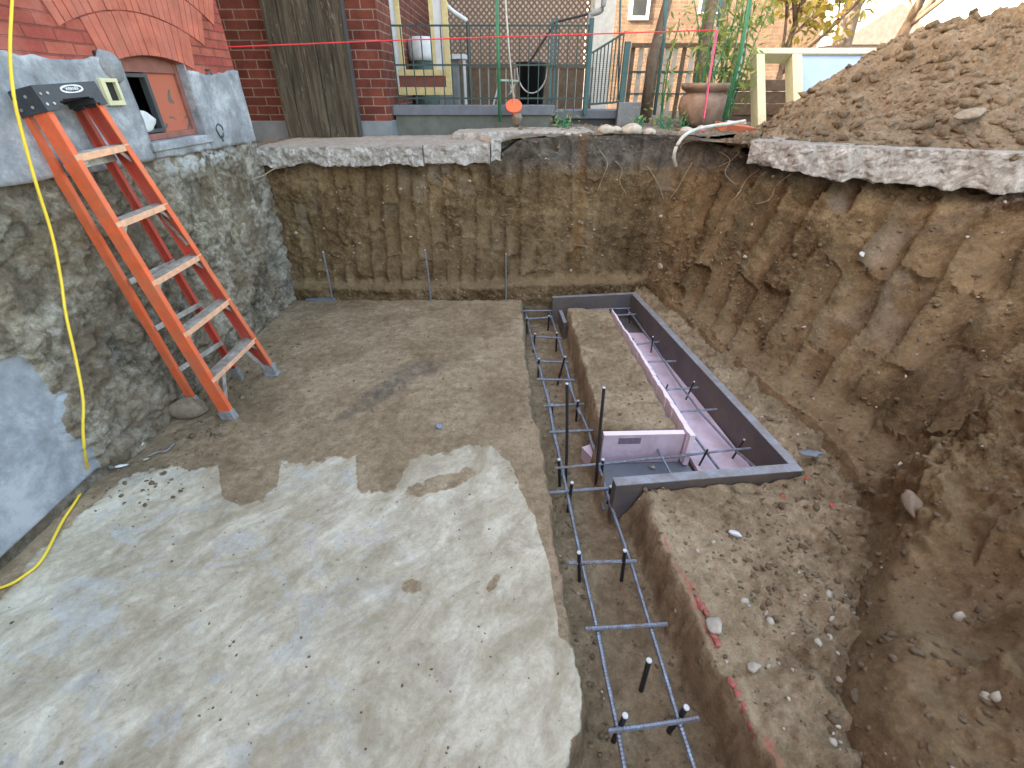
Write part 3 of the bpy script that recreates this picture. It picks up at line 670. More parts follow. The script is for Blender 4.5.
def rock(name, c, size, m, label, cat='stone', group=None, seed=0, rough_=.22, rot=(0, 0, 0), ang=True):
    b = bmesh.new(); bmesh.ops.create_icosphere(b, subdivisions=3, radius=1); v = np.array([x.co[:] for x in b.verts]); f = np.array([[q.index for q in p.verts] for p in b.faces]); b.free()
    k = 1 + rough_ * fbm(v[:, 0] * 1.1 + seed * 5, v[:, 1] * 1.1, v[:, 2] * 1.1, 3, seed) + .05 * fbm(v[:, 0] * 5, v[:, 1] * 5, v[:, 2] * 5, 2, seed + 5)
    pr_ = np.random.default_rng(seed + 900)
    for _ in range(11 if ang else 5):
        n_ = pr_.normal(size=3); n_ /= np.linalg.norm(n_); d_ = pr_.uniform(.55, .85) if ang else pr_.uniform(.75, .9); e = v @ n_ - d_; v = v - np.maximum(e, 0)[:, None] * n_
    v = v * k[:, None] * 1.12 * np.array(size)
    Mx = np.array(Matrix.Rotation(rot[2], 3, 'Z') @ Matrix.Rotation(rot[1], 3, 'Y') @ Matrix.Rotation(rot[0], 3, 'X'))
    v = v @ Mx.T + np.array(c)
    o = link(name, v, f, m, None, not ang, c); return tag(o, label, cat, group)
GRIT = soil_mat('clod_soil', (0.12, 0.088, 0.055), (0.21, 0.16, 0.105), (0.34, 0.27, 0.185))
rg = np.random.default_rng(5)
# clods on floor: right platform, trench, edges and back of slab
pts = []; sz = []
def addf(n, xa, xb, ya, yb, s0, s1, keep=lambda x, y: True):
    for _ in range(n):
        x, y = rg.uniform(xa, xb), rg.uniform(ya, yb)
        if not keep(x, y): continue
        s = s0 * (s1 / s0) ** (rg.random() ** 2.5)
        pts.append((x, y)); sz.append(s)
fd = lambda x, y: form_sd(np.array(x), np.array(y)) < 0
addf(900, .6, 1.3, .3, 1.7, .002, .009, fd); addf(1700, 1.0, 1.9, .3, 1.9, .003, .020, fd); addf(500, .2, .8, .3, 4.3, .003, .014, fd)
addf(500, 1.3, 1.9, 1.8, 4.2, .004, .018, fd); addf(900, -2.1, .15, 2.1, 4.3, .0025, .009); addf(260, -2.15, -1.7, 1.6, 3.4, .005, .02)
addf(350, -2.1, .2, .4, 2.1, .002, .006); addf(250, .52, 1.0, 2.2, 4.0, .003, .012); addf(420, .25, .36, .3, 3.5, .003, .014)
P2 = np.array(pts); zz = floor_h(P2[:, 0], P2[:, 1]); scatter('loose_clods', np.c_[P2, zz], sz, GRIT, 'small brown soil clods scattered over the pit floor', 'soil clods', seed=3)
pts = []; sz = []
addf(80, .6, 1.9, .3, 1.75, .003, .014, fd); addf(40, .22, .7, .3, 3.8, .004, .012, fd); addf(70, 1.3, 1.9, 1.9, 4.0, .004, .014, fd); addf(100, -2.0, .1, .9, 4.2, .003, .008); addf(40, .9, 1.5, .6, 1.1, .006, .022, fd)
P2 = np.array(pts); zz = floor_h(P2[:, 0], P2[:, 1]); scatter('loose_gravel', np.c_[P2, zz + .002], sz, STONE, 'pale pebbles scattered over the dirt of the pit floor', 'gravel', seed=4)
# clods on the bank and on the pile
iu = rg.integers(150, 860, 4200); iv = (rg.random(4200) ** 1.2 * (NV - NT - 2)).astype(int)
q = BP[iu, iv]; k = (q[:, 1] > .2); scatter('bank_clods', q[k], .004 * (5 ** (rg.random(k.sum()) ** 2)), GRIT, 'crumbs of soil clinging to the excavated bank', 'soil clods', seed=6)
q = BP[rg.integers(0, 860, 260), rg.integers(6, NV - NT, 260)]; k = q[:, 1] > .3; scatter('bank_pebbles', q[k], .004 * (4.5 ** (rg.random(k.sum()) ** 2)), STONE, 'pale pebbles stuck in the excavated bank', 'gravel', seed=7)
x = rg.uniform(1.7, 6, 5200); y = yfront(x) + rg.random(5200) * (5.2 - yfront(x)); scatter('pile_clods', np.c_[x, y, pile_h(x, y)], .006 * (9.5 ** (rg.random(5200) ** 3.0)), PILE, 'lumps of loose brown earth covering the dirt pile', 'soil clods', seed=8)
x = rg.uniform(0, 3, 700); y = rg.uniform(4.55, 6, 700); scatter('yard_clods', np.c_[x, y, yard_h(x, y)], .006 * (5 ** (rg.random(700) ** 2.5)), GRIT, 'crumbs of soil on the yard behind the pit', 'soil clods', seed=9)

# notable stones
def bankpt(u_, v_):
    """bank surface point seen near a photo position"""
    pu, pv_ = proj(BP[..., 0], BP[..., 1], BP[..., 2]); d = (pu - u_) ** 2 + (pv_ - v_) ** 2
    i = np.argsort(d.ravel())[:12]; c_ = BP.reshape(-1, 3)[i]; return Vector(c_[np.argmin(np.hypot(c_[:, 0], c_[:, 1]))])
rock('stone', PZ(188, 406, .05), (.12, .085, .065), STONE2, 'tan flat rock lying behind the orange ladder feet', seed=3, rot=(0, 0, .3))
rock('stone', bankpt(912, 505) + Vector((0, 0, .0)), (.035, .065, .03), STONE2, 'long tan stone half buried and standing out of the lower right bank', seed=5, rot=(.5, .2, .35))
rock('stone', bankpt(865, 252), (.022, .02, .02), OFFWHITE, 'small round white stone stuck high in the right bank', seed=6)
rock('stone', bankpt(985, 690), (.014, .014, .016), STONE, 'small oval pebble in the dark scoop at the lower right', seed=7)
rock('stone', PZ(734, 533, .01), (.03, .017, .009), OFFWHITE, 'flat white chip on the dirt in front of the form corner', seed=8, rot=(0, 0, -.5))
rock('stone', PZ(715, 625, .02), (.028, .034, .018), STONE, 'grey white lump on the right edge of the trench', seed=9)
rock('stone', PZ(826, 600, .03), (.02, .012, .011), OFFWHITE, 'bright white stone among dark gravel on the right platform', seed=10)
rock('stone', PZ(753, 666, .02), (.024, .02, .012), STONE, 'pinkish pale stone below the grey white lump', seed=11)
rock('stone', bankpt(660, 266), (.03, .03, .026), STONE, 'round tan stone in the back bank above the form', seed=12)
rock('stone', PY(968, 118, 3.55) + Vector((0, .02, .02)), (.13, .05, .03), STONE2, 'flat angular brown stone on the foot of the dirt pile', seed=13, rot=(.2, -.15, .3))
for i, (a, b, s_) in enumerate(((607, 126, .075), (616, 129, .05), (632, 129, .085), (649, 128, .06), (687, 127, .075), (568, 131, .03), (575, 130, .03), (703, 122, .05))):
    lab = ['largest rounded cobble by the left end of the row', 'small cobble tucked between two larger ones', 'long pale cobble in the middle of the row', 'brown cobble right of the long pale one', 'pale cobble below the urn', 'tiny orange tan pebble left of the cobbles', 'tiny pale pebble next to the orange tan one', 'cobble at the foot of the pink string stake'][i]
    p = PY(a, b, 4.75 if i < 7 else 5.1); rock('cobble', (p.x, p.y, yard_h(np.array(p.x), np.array(p.y)) + s_ * .25), (s_, s_ * .7, s_ * .55), STONE, lab, 'stone', 'cobbles along the yard edge', seed=20 + i, ang=False)

# ------------------------------------------------------------------ broken concrete slabs on the rim
def rough_slab(name, edge, depth, z0, z1, label, seed, amp=.03, jag=.05, out_dir=None):
    """edge: front edge polyline (x,y). depth back. One closed, rough mesh"""
    e = np.array(edge, float); sg = np.concatenate([[0], np.cumsum(np.hypot(*np.diff(e, axis=0).T))]); n = max(20, int(sg[-1] / .015))
    s_ = np.linspace(0, sg[-1], n); ex = np.interp(s_, sg, e[:, 0]); ey = np.interp(s_, sg, e[:, 1])
    dx, dy = np.gradient(ex), np.gradient(ey); l = np.hypot(dx, dy); nxx, nyy = -dy / l, dx / l
    zz0 = np.interp(s_, sg, z0) if np.ndim(z0) else np.full(n, z0); zz1 = np.interp(s_, sg, z1) if np.ndim(z1) else np.full(n, z1)
    prof = [(1, 1)] + [(t, 1) for t in np.linspace(.8, 0.02, 14)] + [(0, t) for t in np.linspace(.97, .03, 16)] + [(t, 0) for t in np.linspace(.04, .5, 6)] + [(1, 0)]
    m_ = len(prof); V_ = np.zeros((n, m_, 3))
    for j, (t, h) in enumerate(prof):
        x = ex + nxx * depth * t; y = ey + nyy * depth * t; z = zz0 + (zz1 - zz0) * h
        nn = fbm(x * 9, y * 9, z * 9, 4, seed, .6); n2 = fbm(x * 40, y * 40, z * 40, 3, seed + 3)
        J = fbm(s_ * 3.1, s_ * 0, s_ * 0, 4, seed + 7) * jag
        k = 1 - min(1, t * 4)
        x = x + nxx * (nn * amp + n2 * amp * .3 + J) * k - nxx * k * (1 - h) * -.02; y = y + nyy * (nn * amp + n2 * amp * .3 + J) * k
        z = z + (n2 * .004 + nn * .006 if h > .5 else nn * amp * .9 + fbm(s_ * 5, s_ * 0, s_ * 0 + t, 3, seed + 9) * .03)
        V_[:, j] = np.stack([x, y, z], -1)
    Fc = grid_faces(n, m_); vs = V_.reshape(-1, 3); fl = Fc.tolist()
    fl = [f_[::-1] for f_ in fl]
    fl.append([j for j in range(m_)]); fl.append([(n - 1) * m_ + j for j in range(m_)][::-1])
    fl += [[i * m_, (i + 1) * m_, (i + 1) * m_ + m_ - 1, i * m_ + m_ - 1] for i in range(n - 1)]
    o = link(name, vs, fl, RCONC, None, False, (ex[n // 2], ey[n // 2], float(np.mean(zz0))))
    return tag(o, label, 'slab')
crackx = PY(424, 150, 4.42).x; endx = PY(490, 148, 4.42).x
rough_slab('concrete_slab', [(-2.22, 4.38), (-1.6, 4.36), (crackx - .004, 4.36)], 1.02, 1.175, [1.325, 1.335, 1.345], 'long broken concrete slab under the leaning plank door at the back rim', 1, amp=.045, jag=.05)
rough_slab('concrete_slab', [(crackx + .006, 4.36), (endx, 4.38)], 1.02, [1.19, 1.20], [1.345, 1.355], 'short concrete slab piece right of the crack on the back rim', 2, jag=.02)
a_, b_ = PY(476, 140, 4.5).x, PY(504, 140, 4.5).x
rough_slab('concrete_slab', [(endx + .012, 4.44), (b_ - .02, 4.47)], .35, 1.20, 1.385, 'broken stub of rusty stained concrete at the end of the back rim', 5, jag=.03)
rough_slab('concrete_slab', [(-.55, 4.80), (.0, 4.78), (.75, 4.82)], .5, 1.16, [1.40, 1.42, 1.42], 'weathered low concrete strip behind the back rim', 6, amp=.02, jag=.05)
rough_slab('concrete_slab', [(1.82, 3.96), (2.14, 3.70), (2.62, 3.42), (3.12, 3.12), (3.8, 2.85)], .7, [1.26, 1.225, 1.205, 1.195, 1.19], [1.415, 1.415, 1.415, 1.42, 1.42], 'thick broken concrete slab edge under the dirt pile', 9, amp=.035, jag=.04)

# ================================================================== HOUSE ON THE LEFT
WX = -2.19
house = thing('brick_house', (WX, 2.5, 0), 'red painted brick house with grey parged base and exposed rubble foundation', 'house')
# foundation
fy = np.linspace(-2.4, 4.46, 520); fz = np.linspace(-.03, 1.42, 150); FY, FZ = np.meshgrid(fy, fz, indexing='ij')
f1, f2, cid = worley(FY * 3.6 + fbm(FY * 3, FZ * 3, 0, 3, 110) * .5, FZ * 6.2 + fbm(FY * 3, FZ * 3, 5, 3, 111) * .5, 112)
jo = f2 - f1
pb = np.interp(FZ, [0, .1, .45, .75, .83, .9], [1.87, 1.86, 1.82, 1.76, 1.5, -9])
parge = sstep(.025, -.025, FY - pb + fbm(FY * 5, FZ * 5, 0, 5, 115, .65) * .11)
dd = (sstep(0, .2, jo) * .016 * (.3 + cid) + fbm(FY * 5, FZ * 5, 0, 6, 113, .68) * .06 + fbm(FY * 24, FZ * 24, 0, 4, 114, .65) * .02)
dd = dd * (1 - parge) + parge * (.004 + fbm(FY * 1.5, FZ * 1.5, 0, 2, 116) * .006)
dd = dd + .05 * sstep(1.0, 0, FZ) * (1 - parge) - .01
dd = dd - .03 * sstep(1.30, 1.42, FZ) * (1 - sstep(3.85, 4.0, FY)) - .06 * sstep(4.35, 4.46, FY) * 0
dd = np.where((FZ < .05) & (FY < 1.86), dd - .06, dd)
FX = WX + dd
vs = np.stack([FX, FY, FZ], -1).reshape(-1, 3)
fo = link('foundation_wall', vs, grid_faces(520, 150), RUBBLE, house, True)
attr(fo, 'parge', parge); attr(fo, 'joint', jo)
wq = np.exp(-(((FY - 3.55) / .42) ** 2 + ((FZ - 1.335) / .07) ** 2)) * 1.3 + np.exp(-(((FY - 4.3) / .2) ** 2)) * .25 + .0
attr(fo, 'white', np.clip(wq, 0, 1))
# far end of the foundation + hidden box behind everything
MB().box(WX - 6, WX - .01, -9, 4.40, -.1, 1.40).build('foundation_core', RUBBLE, house)
# parged band with ragged top; window opening y 3.13..3.72
WY0, WY1, WZ0, WZ1 = 3.12, 3.73, 1.455, 1.885
def wall_panel(mb, y0, y1, zlo, zhi, x, n=60, mz=24, amp=.006, seed=0, th=.03):
    ys = np.linspace(y0, y1, n); base = len(mb.v)
    for yy in ys:
        a, b = zlo(yy), zhi(yy)
        for j in range(mz):
            zz = a + (b - a) * j / (mz - 1)
            mb.v.append((x + float(fbm(np.array(yy * 5), np.array(zz * 5), np.array(0.), 3, seed)) * amp, yy, zz))
    for i in range(n - 1):
        for j in range(mz - 1):
            a = base + i * mz + j; mb.f.append([a, a + mz, a + mz + 1, a + 1])
    # close the rim back into the wall
    rim = [base + i * mz for i in range(n)] + [base + (n - 1) * mz + j for j in range(1, mz)] + [base + i * mz + mz - 1 for i in range(n - 2, -1, -1)] + [base + j for j in range(mz - 2, 0, -1)]
    nb = len(mb.v)
    for r_ in rim: vx = mb.v[r_]; mb.v.append((x - th, vx[1], vx[2]))
    k = len(rim)
    for i in range(k): mb.f.append([rim[i], nb + i, nb + (i + 1) % k, rim[(i + 1) % k]])
N1 = lambda y, a, s: float(fbm(np.array(y * a), np.array(0.), np.array(0.), 4, s))
mb = MB()
bot = lambda y: 1.395 - .03 * max(0, min(1, (y - 2) / 2.4)) + .012 * N1(y, 5, 120)
topf = lambda y: 1.868 + .03 * N1(y, 3, 121) + .012 * N1(y, 14, 122)
wall_panel(mb, -2.4, WY0, bot, topf, WX + .016, 200, 24, .007, 125)
wall_panel(mb, WY1, 4.41, bot, lambda y: topf(y) - .02, WX + .016, 50, 24, .007, 126)
wall_panel(mb, WY0, WY1, bot, lambda y: WZ0, WX + .016, 40, 6, .005, 127)
mb.build('parging', PARGE, house, True)
# lump of mortar where a pipe entered, above the junction box
# brick wall above
mb = MB(); z2 = 7.5
def arcz(y, r0):  # arch intrados height
    c = (WY0 + WY1) / 2; hw = (WY1 - WY0) / 2; rise = .032; Rr = (hw * hw + rise * rise) / (2 * rise)
    return WZ1 - .0 + (math.sqrt(max(0, (Rr + r0) ** 2 - (y - c) ** 2)) - (Rr - rise))
mb.box(WX - .25, WX, -9, WY0, 1.40, z2); mb.box(WX - .25, WX, WY1, 4.39, 1.40, z2); mb.box(WX - .25, WX, WY0, WY1, 2.05, z2); mb.box(WX - .25, WX, WY0, WY1, 1.38, WZ0 - .0)
mb.box(WX - 6, WX - .25, 4.15, 4.39, 1.40, z2)
mb.build('brick_wall', BRICK_L, house)
MB().box(WX - 6, WX - .9, -8.9, 4.1, z2 - .2, z2).build('roof', DKGREY, house)
MB().box(WX - .32, WX - .255, 2.6, 4.1, 1.2, 2.6).build('painted_dark_backing', BLACK, house)  # black panel added behind the window to paint its interior dark
# arch bricks: two rings of soldier bricks
mb = MB(); c_ = (WY0 + WY1) / 2; hw = (WY1 - WY0) / 2; rise = .032; Rr = (hw * hw + rise * rise) / (2 * rise); cz = WZ1 - (Rr - rise)
for ring_, (ra_, rb_, an) in enumerate(((.0, .20, .40), (.207, .407, .62), (.414, .60, .85))):
    stepA = .056 / (Rr + ra_); n_ = int(an / (Rr + ra_) / stepA)
    for i in range(-n_, n_ + 1):
        a0, a1 = (i - .5) * stepA + .0025 / Rr, (i + .5) * stepA - .0025 / Rr
        j = random.uniform(0, .004)
        P4 = []
        for xx in (WX - .20, WX + .006 + j):
            for (r_, a) in ((Rr + ra_, a0), (Rr + ra_, a1), (Rr + rb_, a1), (Rr + rb_, a0)):
                P4.append((xx, c_ + r_ * math.sin(a), cz + r_ * math.cos(a)))
        mb.quadbox(P4)
mb.build('brick_arch', ARCH, house)
# window
win = MB()
fx = WX - .10
win.box(fx, fx + .05, WY0, WY0 + .035, WZ0 + .02, WZ1 + .02); win.box(fx, fx + .05, WY1 - .035, WY1, WZ0 + .02, WZ1 + .02)
win.box(fx, fx + .05, WY0 + .035, WY1 - .035, WZ0 + .02, WZ0 + .055); win.box(fx, fx + .045, WY0 + .035, WY1 - .035, WZ1 - .055, WZ1 + .05)
winf = win.build('window', WINFR, house, bevel=.003)
MB().box(WX - .10, WX + .035, WY0 - .02, WY1 + .03, WZ0 - .03, WZ0 + .018).build('sill', PARGE, winf, bevel=.004)
MB().box(fx + .004, fx + .03, 3.40, WY1 - .035, WZ0 + .055, WZ1 - .055).build('shutter_panel', SHUT, winf)
mb = MB(); sy0, sy1, sz0, sz1 = WY0 + .04, 3.40, WZ0 + .06, WZ1 - .06
mb.box(fx + .01, fx + .05, sy0, sy0 + .02, sz0, sz1); mb.box(fx + .01, fx + .05, sy1 - .03, sy1, sz0, sz1); mb.box(fx + .01, fx + .05, sy0 + .02, sy1 - .03, sz0, sz0 + .02); mb.box(fx + .01, fx + .05, sy0 + .02, sy1 - .03, sz1 - .02, sz1)
mb.build('sash', DKGREY, winf, bevel=.002)
# jamb reveal on the right side (parged)
MB().box(WX - .20, WX + .002, WY1 - .002, WY1 + .012, WZ0, WZ1 + .005).build('reveal', PARGE, winf)
MB().box(WX - .20, WX + .002, WY0 - .012, WY0 + .002, WZ0, WZ1 + .005).build('reveal', WINFR, winf)
# bag in the window
rock('plastic_bag', (fx + .03, 3.23, WZ0 + .135), (.05, .075, .075), OFFWHITE, 'crumpled white plastic bag stuffed in the open basement window', 'bag', seed=30, rough_=.5, ang=True)
# junction box: square plate with an open dark centre
p = PX(111, 92, WX + .02)
jb = thing('junction_box', p, 'small pale square electrical box with a dark open centre on the parged wall', 'electrical box')
y_, z_ = p.y, p.z
mb = MB(); s_ = .062
for (a, b, c, d) in ((-s_, s_, -s_, -s_ + .022), (-s_, s_, s_ - .018, s_), (-s_, -s_ + .03, -s_ + .022, s_ - .018), (s_ - .02, s_, -s_ + .022, s_ - .018)):
    mb.box(WX + .012, WX + .035, y_ + a, y_ + b, z_ + c, z_ + d)
mb.build('cover_plate', CREAM2, jb, bevel=.002)
MB().box(WX + .008, WX + .016, y_ - .034, y_ + .045, z_ - .042, z_ + .046).build('opening', BLACK, jb)
p2 = PX(112, 66, WX + .02); o = rock('mortar_patch', (WX + .01, p2.y, p2.z), (.025, .075, .07), PARGE, '', seed=31, rough_=.35, ang=False)
o.parent = house; o.location = Vector((WX + .01, p2.y, p2.z)) - house.location
for k_ in ('label', 'category'):
    if k_ in o: del o[k_]
p2 = PX(94, 53, WX); MB().tube([(WX - .05, p2.y, p2.z), (WX + .008, p2.y, p2.z)], .012, 10).build('pipe_hole', BLACK, house)
p2 = PX(205, 70, WX); MB().tube([(WX - .02, p2.y, p2.z), (WX + .03, p2.y + .005, p2.z), (WX + .035, p2.y + .005, p2.z - .03)], .008, 8).build('hook', DKGREY, house)
p2 = PX(220, 131, WX + .02)
mb = MB(); mb.tube([(WX + .022, p2.y + .04 * math.cos(a) * (1 + .2 * math.sin(3 * a)), p2.z + .045 * math.sin(a)) for a in np.linspace(0, 6.0, 30)], .004, 6); mb.tube([(WX + .022, p2.y, p2.z - .03), (WX + .02, p2.y + .005, p2.z - .07)], .004, 6)
mb.build('pipe_scar', DKGREY, house)

# ================================================================== LADDER
base_c = Vector((-1.713, 2.58, 0)); e_ = Vector((.08, .997, 0)).normalized()
topc = Vector((-2.055, 2.505, 1.755)); U = (topc - base_c).normalized()
e_ = (e_ - U * e_.dot(U)).normalized(); N = e_.cross(U).normalized()
if N.x < 0: N = -N
LL = (topc - base_c).length
lad = thing('step_ladder', base_c, 'orange fibreglass step ladder leaning folded against the house wall', 'ladder')
wb, wt = .275, .150
def rail_pt(sgn, t, depth=0): return base_c + U * (LL * t) + e_ * (sgn * (wb + (wt - wb) * t)) + N * depth
def channel(mb, p, q, inward, outN, d=.075, fl=.028, th=.005):
    ax = (q - p).normalized(); inw = (inward - ax * inward.dot(ax)).normalized(); n_ = (outN - ax * outN.dot(ax)).normalized(); L0 = (q - p).length
    mb.fbox(p, ax, inw, n_, (0, L0), (0, th), (-d, 0)); mb.fbox(p, ax, inw, n_, (0, L0), (th, fl), (-th, 0)); mb.fbox(p, ax, inw, n_, (0, L0), (th, fl), (-d, -d + th))
for sgn in (-1, 1):
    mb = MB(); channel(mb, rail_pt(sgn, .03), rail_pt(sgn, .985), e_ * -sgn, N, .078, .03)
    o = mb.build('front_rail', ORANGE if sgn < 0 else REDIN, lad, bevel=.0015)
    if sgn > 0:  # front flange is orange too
        mb = MB(); ax = (rail_pt(1, .985) - rail_pt(1, .03)).normalized(); mb.fbox(rail_pt(1, .03) + N * .001, ax, -e_, N, (0, (rail_pt(1, .985) - rail_pt(1, .03)).length), (-.001, .031), (-.0055, .0015)); mb.build('rail_flange', ORANGE, o)
rear_foot = {-1: PZ(213, 411, 0.0), 1: Vector((-1.93, 2.80, 0))}
rear_foot[-1] = PZ(200, 410, 0.0)
for sgn in (-1, 1):
    q = rail_pt(sgn * 1.03, .985, -.10); p = rear_foot[sgn] + Vector((0, 0, .03))
    mb = MB(); channel(mb, p, q, e_ * -sgn, N, .05, .024); mb.build('rear_rail', ORANGE if sgn < 0 else REDIN, lad, bevel=.0015)
    mb = MB(); ax = (q - p).normalized(); mb.fbox(p - ax * .03, ax, e_ * -sgn, N, (-.008, .10), (-.006, .03), (-.056, .008)); mb.build('foot', GREYFOOT, lad, bevel=.004)
# steps
SD = (N + U * -.16).normalized(); SU = e_.cross(SD).normalized()
if SU.z < 0: SU = -SU
for i in range(5):
    t = (.305 * (i + 1)) / LL
    a, b = rail_pt(-1, t), rail_pt(1, t); wd_ = (b - a).length; o0 = a
    mb = MB(); mb.fbox(o0, e_, SD, SU, (.005, wd_ - .005), (-.075, -.002), (-.003, .003))
    for k_ in range(5): mb.fbox(o0, e_, SD, SU, (.006, wd_ - .006), (-.070 + k_ * .014, -.065 + k_ * .014), (.003, .0045))
    st = mb.build('step', ALU, lad)
    mb = MB(); mb.fbox(o0, e_, SD, SU, (.0, wd_), (-.002, .003), (-.026, .004)); mb.fbox(o0, e_, SD, SU, (.006, wd_ - .006), (-.078, -.075), (-.02, .003)); mb.build('step_lip', STEPF, st, bevel=.001)
    # gusset braces under the step ends
    for (pp, dr) in ((a, 1), (b, -1)):
        mb = MB()
        s1 = pp + e_ * dr * .012 - SU * .075 - N * .012; s2 = pp + e_ * dr * .065 - SU * .018 - N * .012
        mb.beam(s1, s2, .02, .004, N); mb.build('brace', ALU, st)
        if i == 0: MB().beam(pp + e_ * dr * .014 - SU * .24 - N * .015, pp + e_ * dr * .13 - SU * .02 - N * .015, .03, .005, N).build('long_brace', ALU, st)
    # rear horizontal brace
    if i in (0, 1, 2, 4):
        tt_ = t * .97; ra_ = rear_foot[-1].lerp(rail_pt(-.96, .985, -.075), tt_); rb_ = rear_foot[1].lerp(rail_pt(.96, .985, -.075), tt_)
        MB().beam(ra_ + Vector((0, .01, .02)), rb_ + Vector((0, -.01, .02)), .03, .012, N).build('rear_brace', ALU, lad, bevel=.001)
for sgn in (-1, 1):
    p = rail_pt(sgn, 0); mb = MB(); mb.fbox(p, U, e_ * -sgn, N, (0, .085), (-.006, .036), (-.086, .006)); mb.fbox(p, U, e_ * -sgn, N, (-.006, .012), (-.012, .05), (-.092, .015))
    mb.build('foot', GREYFOOT, lad, bevel=.004)
    # spreader folded between the rails
    a = rail_pt(sgn * .93, .55, -.03); b = rail_pt(sgn * .93, .72, -.10); MB().beam(a, b, .004, .02, N).build('spreader', ALU, lad)
# cap
ct = rail_pt(0, 1.0); CU = U; mb = MB()
Vc = []; prof = [(-.135, -.085), (.012, -.085), (.02, .0), (.012, .012), (-.125, .012), (-.135, .0)]
ends = [(-.198, .93), (-.190, 1), (.190, 1), (.198, .93)]
for s_, k_ in ends:
    for (n_, u_) in prof: Vc.append(ct + e_ * s_ + N * (n_ * k_ - .003) + CU * (u_ * (k_ if u_ > -.05 else 1)))
# arched underside on the front: middle raised
mb.v = [tuple(v_) for v_ in Vc]; m_ = len(prof)
for i in range(len(ends) - 1):
    for j in range(m_): mb.f.append([i * m_ + j, i * m_ + (j + 1) % m_, (i + 1) * m_ + (j + 1) % m_, (i + 1) * m_ + j])
mb.f.append(list(range(m_))[::-1]); mb.f.append([(len(ends) - 1) * m_ + j for j in range(m_)])
# rebuild as end blocks + slimmer bridge so the front shows an arched lower edge
mb = MB()
for a, b in ((-.166, -.10), (.128, .172)): mb.fbox(ct, e_, N, CU, (a, b), (-.138, .018), (-.085, .012))
nA = 12
for i in range(nA):
    s0, s1 = -.10 + .228 * i / nA, -.10 + .228 * (i + 1) / nA; cc_ = (i + .5) / nA; rise_ = -.085 + .038 * min(1, math.sin(math.pi * cc_) * 2.2)
    mb.fbox(ct, e_, N, CU, (s0, s1), (-.138, .018), (rise_, .012))
cap = mb.build('top_cap', CAP, lad)
mb = MB(); cE = ct + e_ * .02 + N * .0195 + CU * -.012
pts_ = [cE + e_ * (.058 * math.cos(a)) + CU * (.014 * math.sin(a)) for a in np.linspace(0, 2 * math.pi, 41)]
for i in range(40):
    mb.beam(pts_[i], pts_[i + 1], .0035 + .004 * abs(math.cos((i + .5) / 40 * 2 * math.pi)), .002, N)
mb.build('emblem', WHITE, cap)
def lettering(txt, size, c, X_, Y_, m, parent, name='lettering'):
    cu_ = bpy.data.curves.new('t', 'FONT'); cu_.body = txt; cu_.size = size; cu_.align_x = 'CENTER'; cu_.align_y = 'CENTER'; cu_.resolution_u = 2; cu_.offset = .0004
    ob_ = bpy.data.objects.new('t', cu_); me_ = ob_.to_mesh(); vs_ = [c + X_ * v.co.x + Y_ * v.co.y for v in me_.vertices]; fs_ = [list(p.vertices) for p in me_.polygons]
    ob_.to_mesh_clear(); bpy.data.objects.remove(ob_); bpy.data.curves.remove(cu_); return link(name, [v[:] for v in vs_], fs_, m, parent)
lettering('WERNER', .0175, cE + N * .001, e_, CU, WHITE, cap)
mb = MB()
for a in (-.150, -.115):
    for b in (-.02, -.06): mb.tube([ct + e_ * a + N * .017 + CU * b, ct + e_ * a + N * .022 + CU * b], .006, 8)
for a in (-.04, -.10):
    for b in (-.02, -.06): mb.tube([ct + e_ * -.164 + N * a + CU * b, ct + e_ * -.170 + N * a + CU * b], .006, 8)
mb.build('rivet_row', ALU, cap)

# ================================================================== YELLOW CORD
cp_ = []
for (a, b, x) in ((14, -60, -2.12), (12, 0, -2.10), (10, 50, -2.06), (13, 90, -1.98), (20, 125, -1.99), (35, 180, -2.02), (52, 235, -2.05), (61, 280, -2.06), (66, 315, -2.06), (76, 360, -2.06), (83, 400, -2.05), (83, 430, -2.06)):
    cp_.append(PX(a, b, x))
cp_.append(PX(85, 455, -2.10))
for (a, b) in ((88, 477), (77, 499), (62, 522), (43, 558), (25, 575), (0, 588), (-60, 602)):
    p = PZ(a, b, .012); cp_.append(p)
o = MB().tube(smoothpath(cp_, 10), .0062, 8).build('extension_cord', YELLOW, None, True, base=cp_[-1]); tag(o, 'bright yellow extension cord hanging down the house wall onto the slab', 'cord')
# debris by the wall foot
for i, (a, b, s_, m_, lab) in enumerate(((136, 446, .03, OFFWHITE, 'crumpled white paper scrap beside the dark wall foot'), (121, 466, .018, OFFWHITE, 'small white scrap lying by the yellow cord'), (146, 459, .012, STONE, 'pale chip between the paper scraps'))):
    rock('debris_scrap', PZ(a, b, .01), (s_ * 1.5, s_ * .6, s_ * .4), m_, lab, 'debris', seed=40 + i, rough_=.5, rot=(0, 0, .5))
o = MB().tube(smoothpath([PZ(*p, .008) for p in ((148, 456), (158, 452), (166, 451), (174, 444))], 5), .005, 6).build('plastic_strip', MIDGREY, None, True, base=PZ(155, 452, 0)); tag(o, 'twisted grey plastic strip on the dirt by the wall foot', 'debris')
p = PZ(439, 427, .012); mb = MB().lathe(p, [(.016, 0), (.017, .003), (.016, .012), (.009, .0125), (.008, .006)], 16); o = mb.build('bottle_cap', simple('blue_white_plastic', (.25, .32, .5), .4), None, True, base=p); tag(o, 'small blue and white round cap lying on the dirt slab', 'bottle cap')
p = PZ(322, 299, .01); o = MB().box(p.x - .15, p.x + .13, p.y - .04, p.y + .06, .0, .018).build('steel_plate', GREYSHEET, None, base=p); tag(o, 'small grey flat sheet at the foot of the leftmost bench rebar', 'sheet')
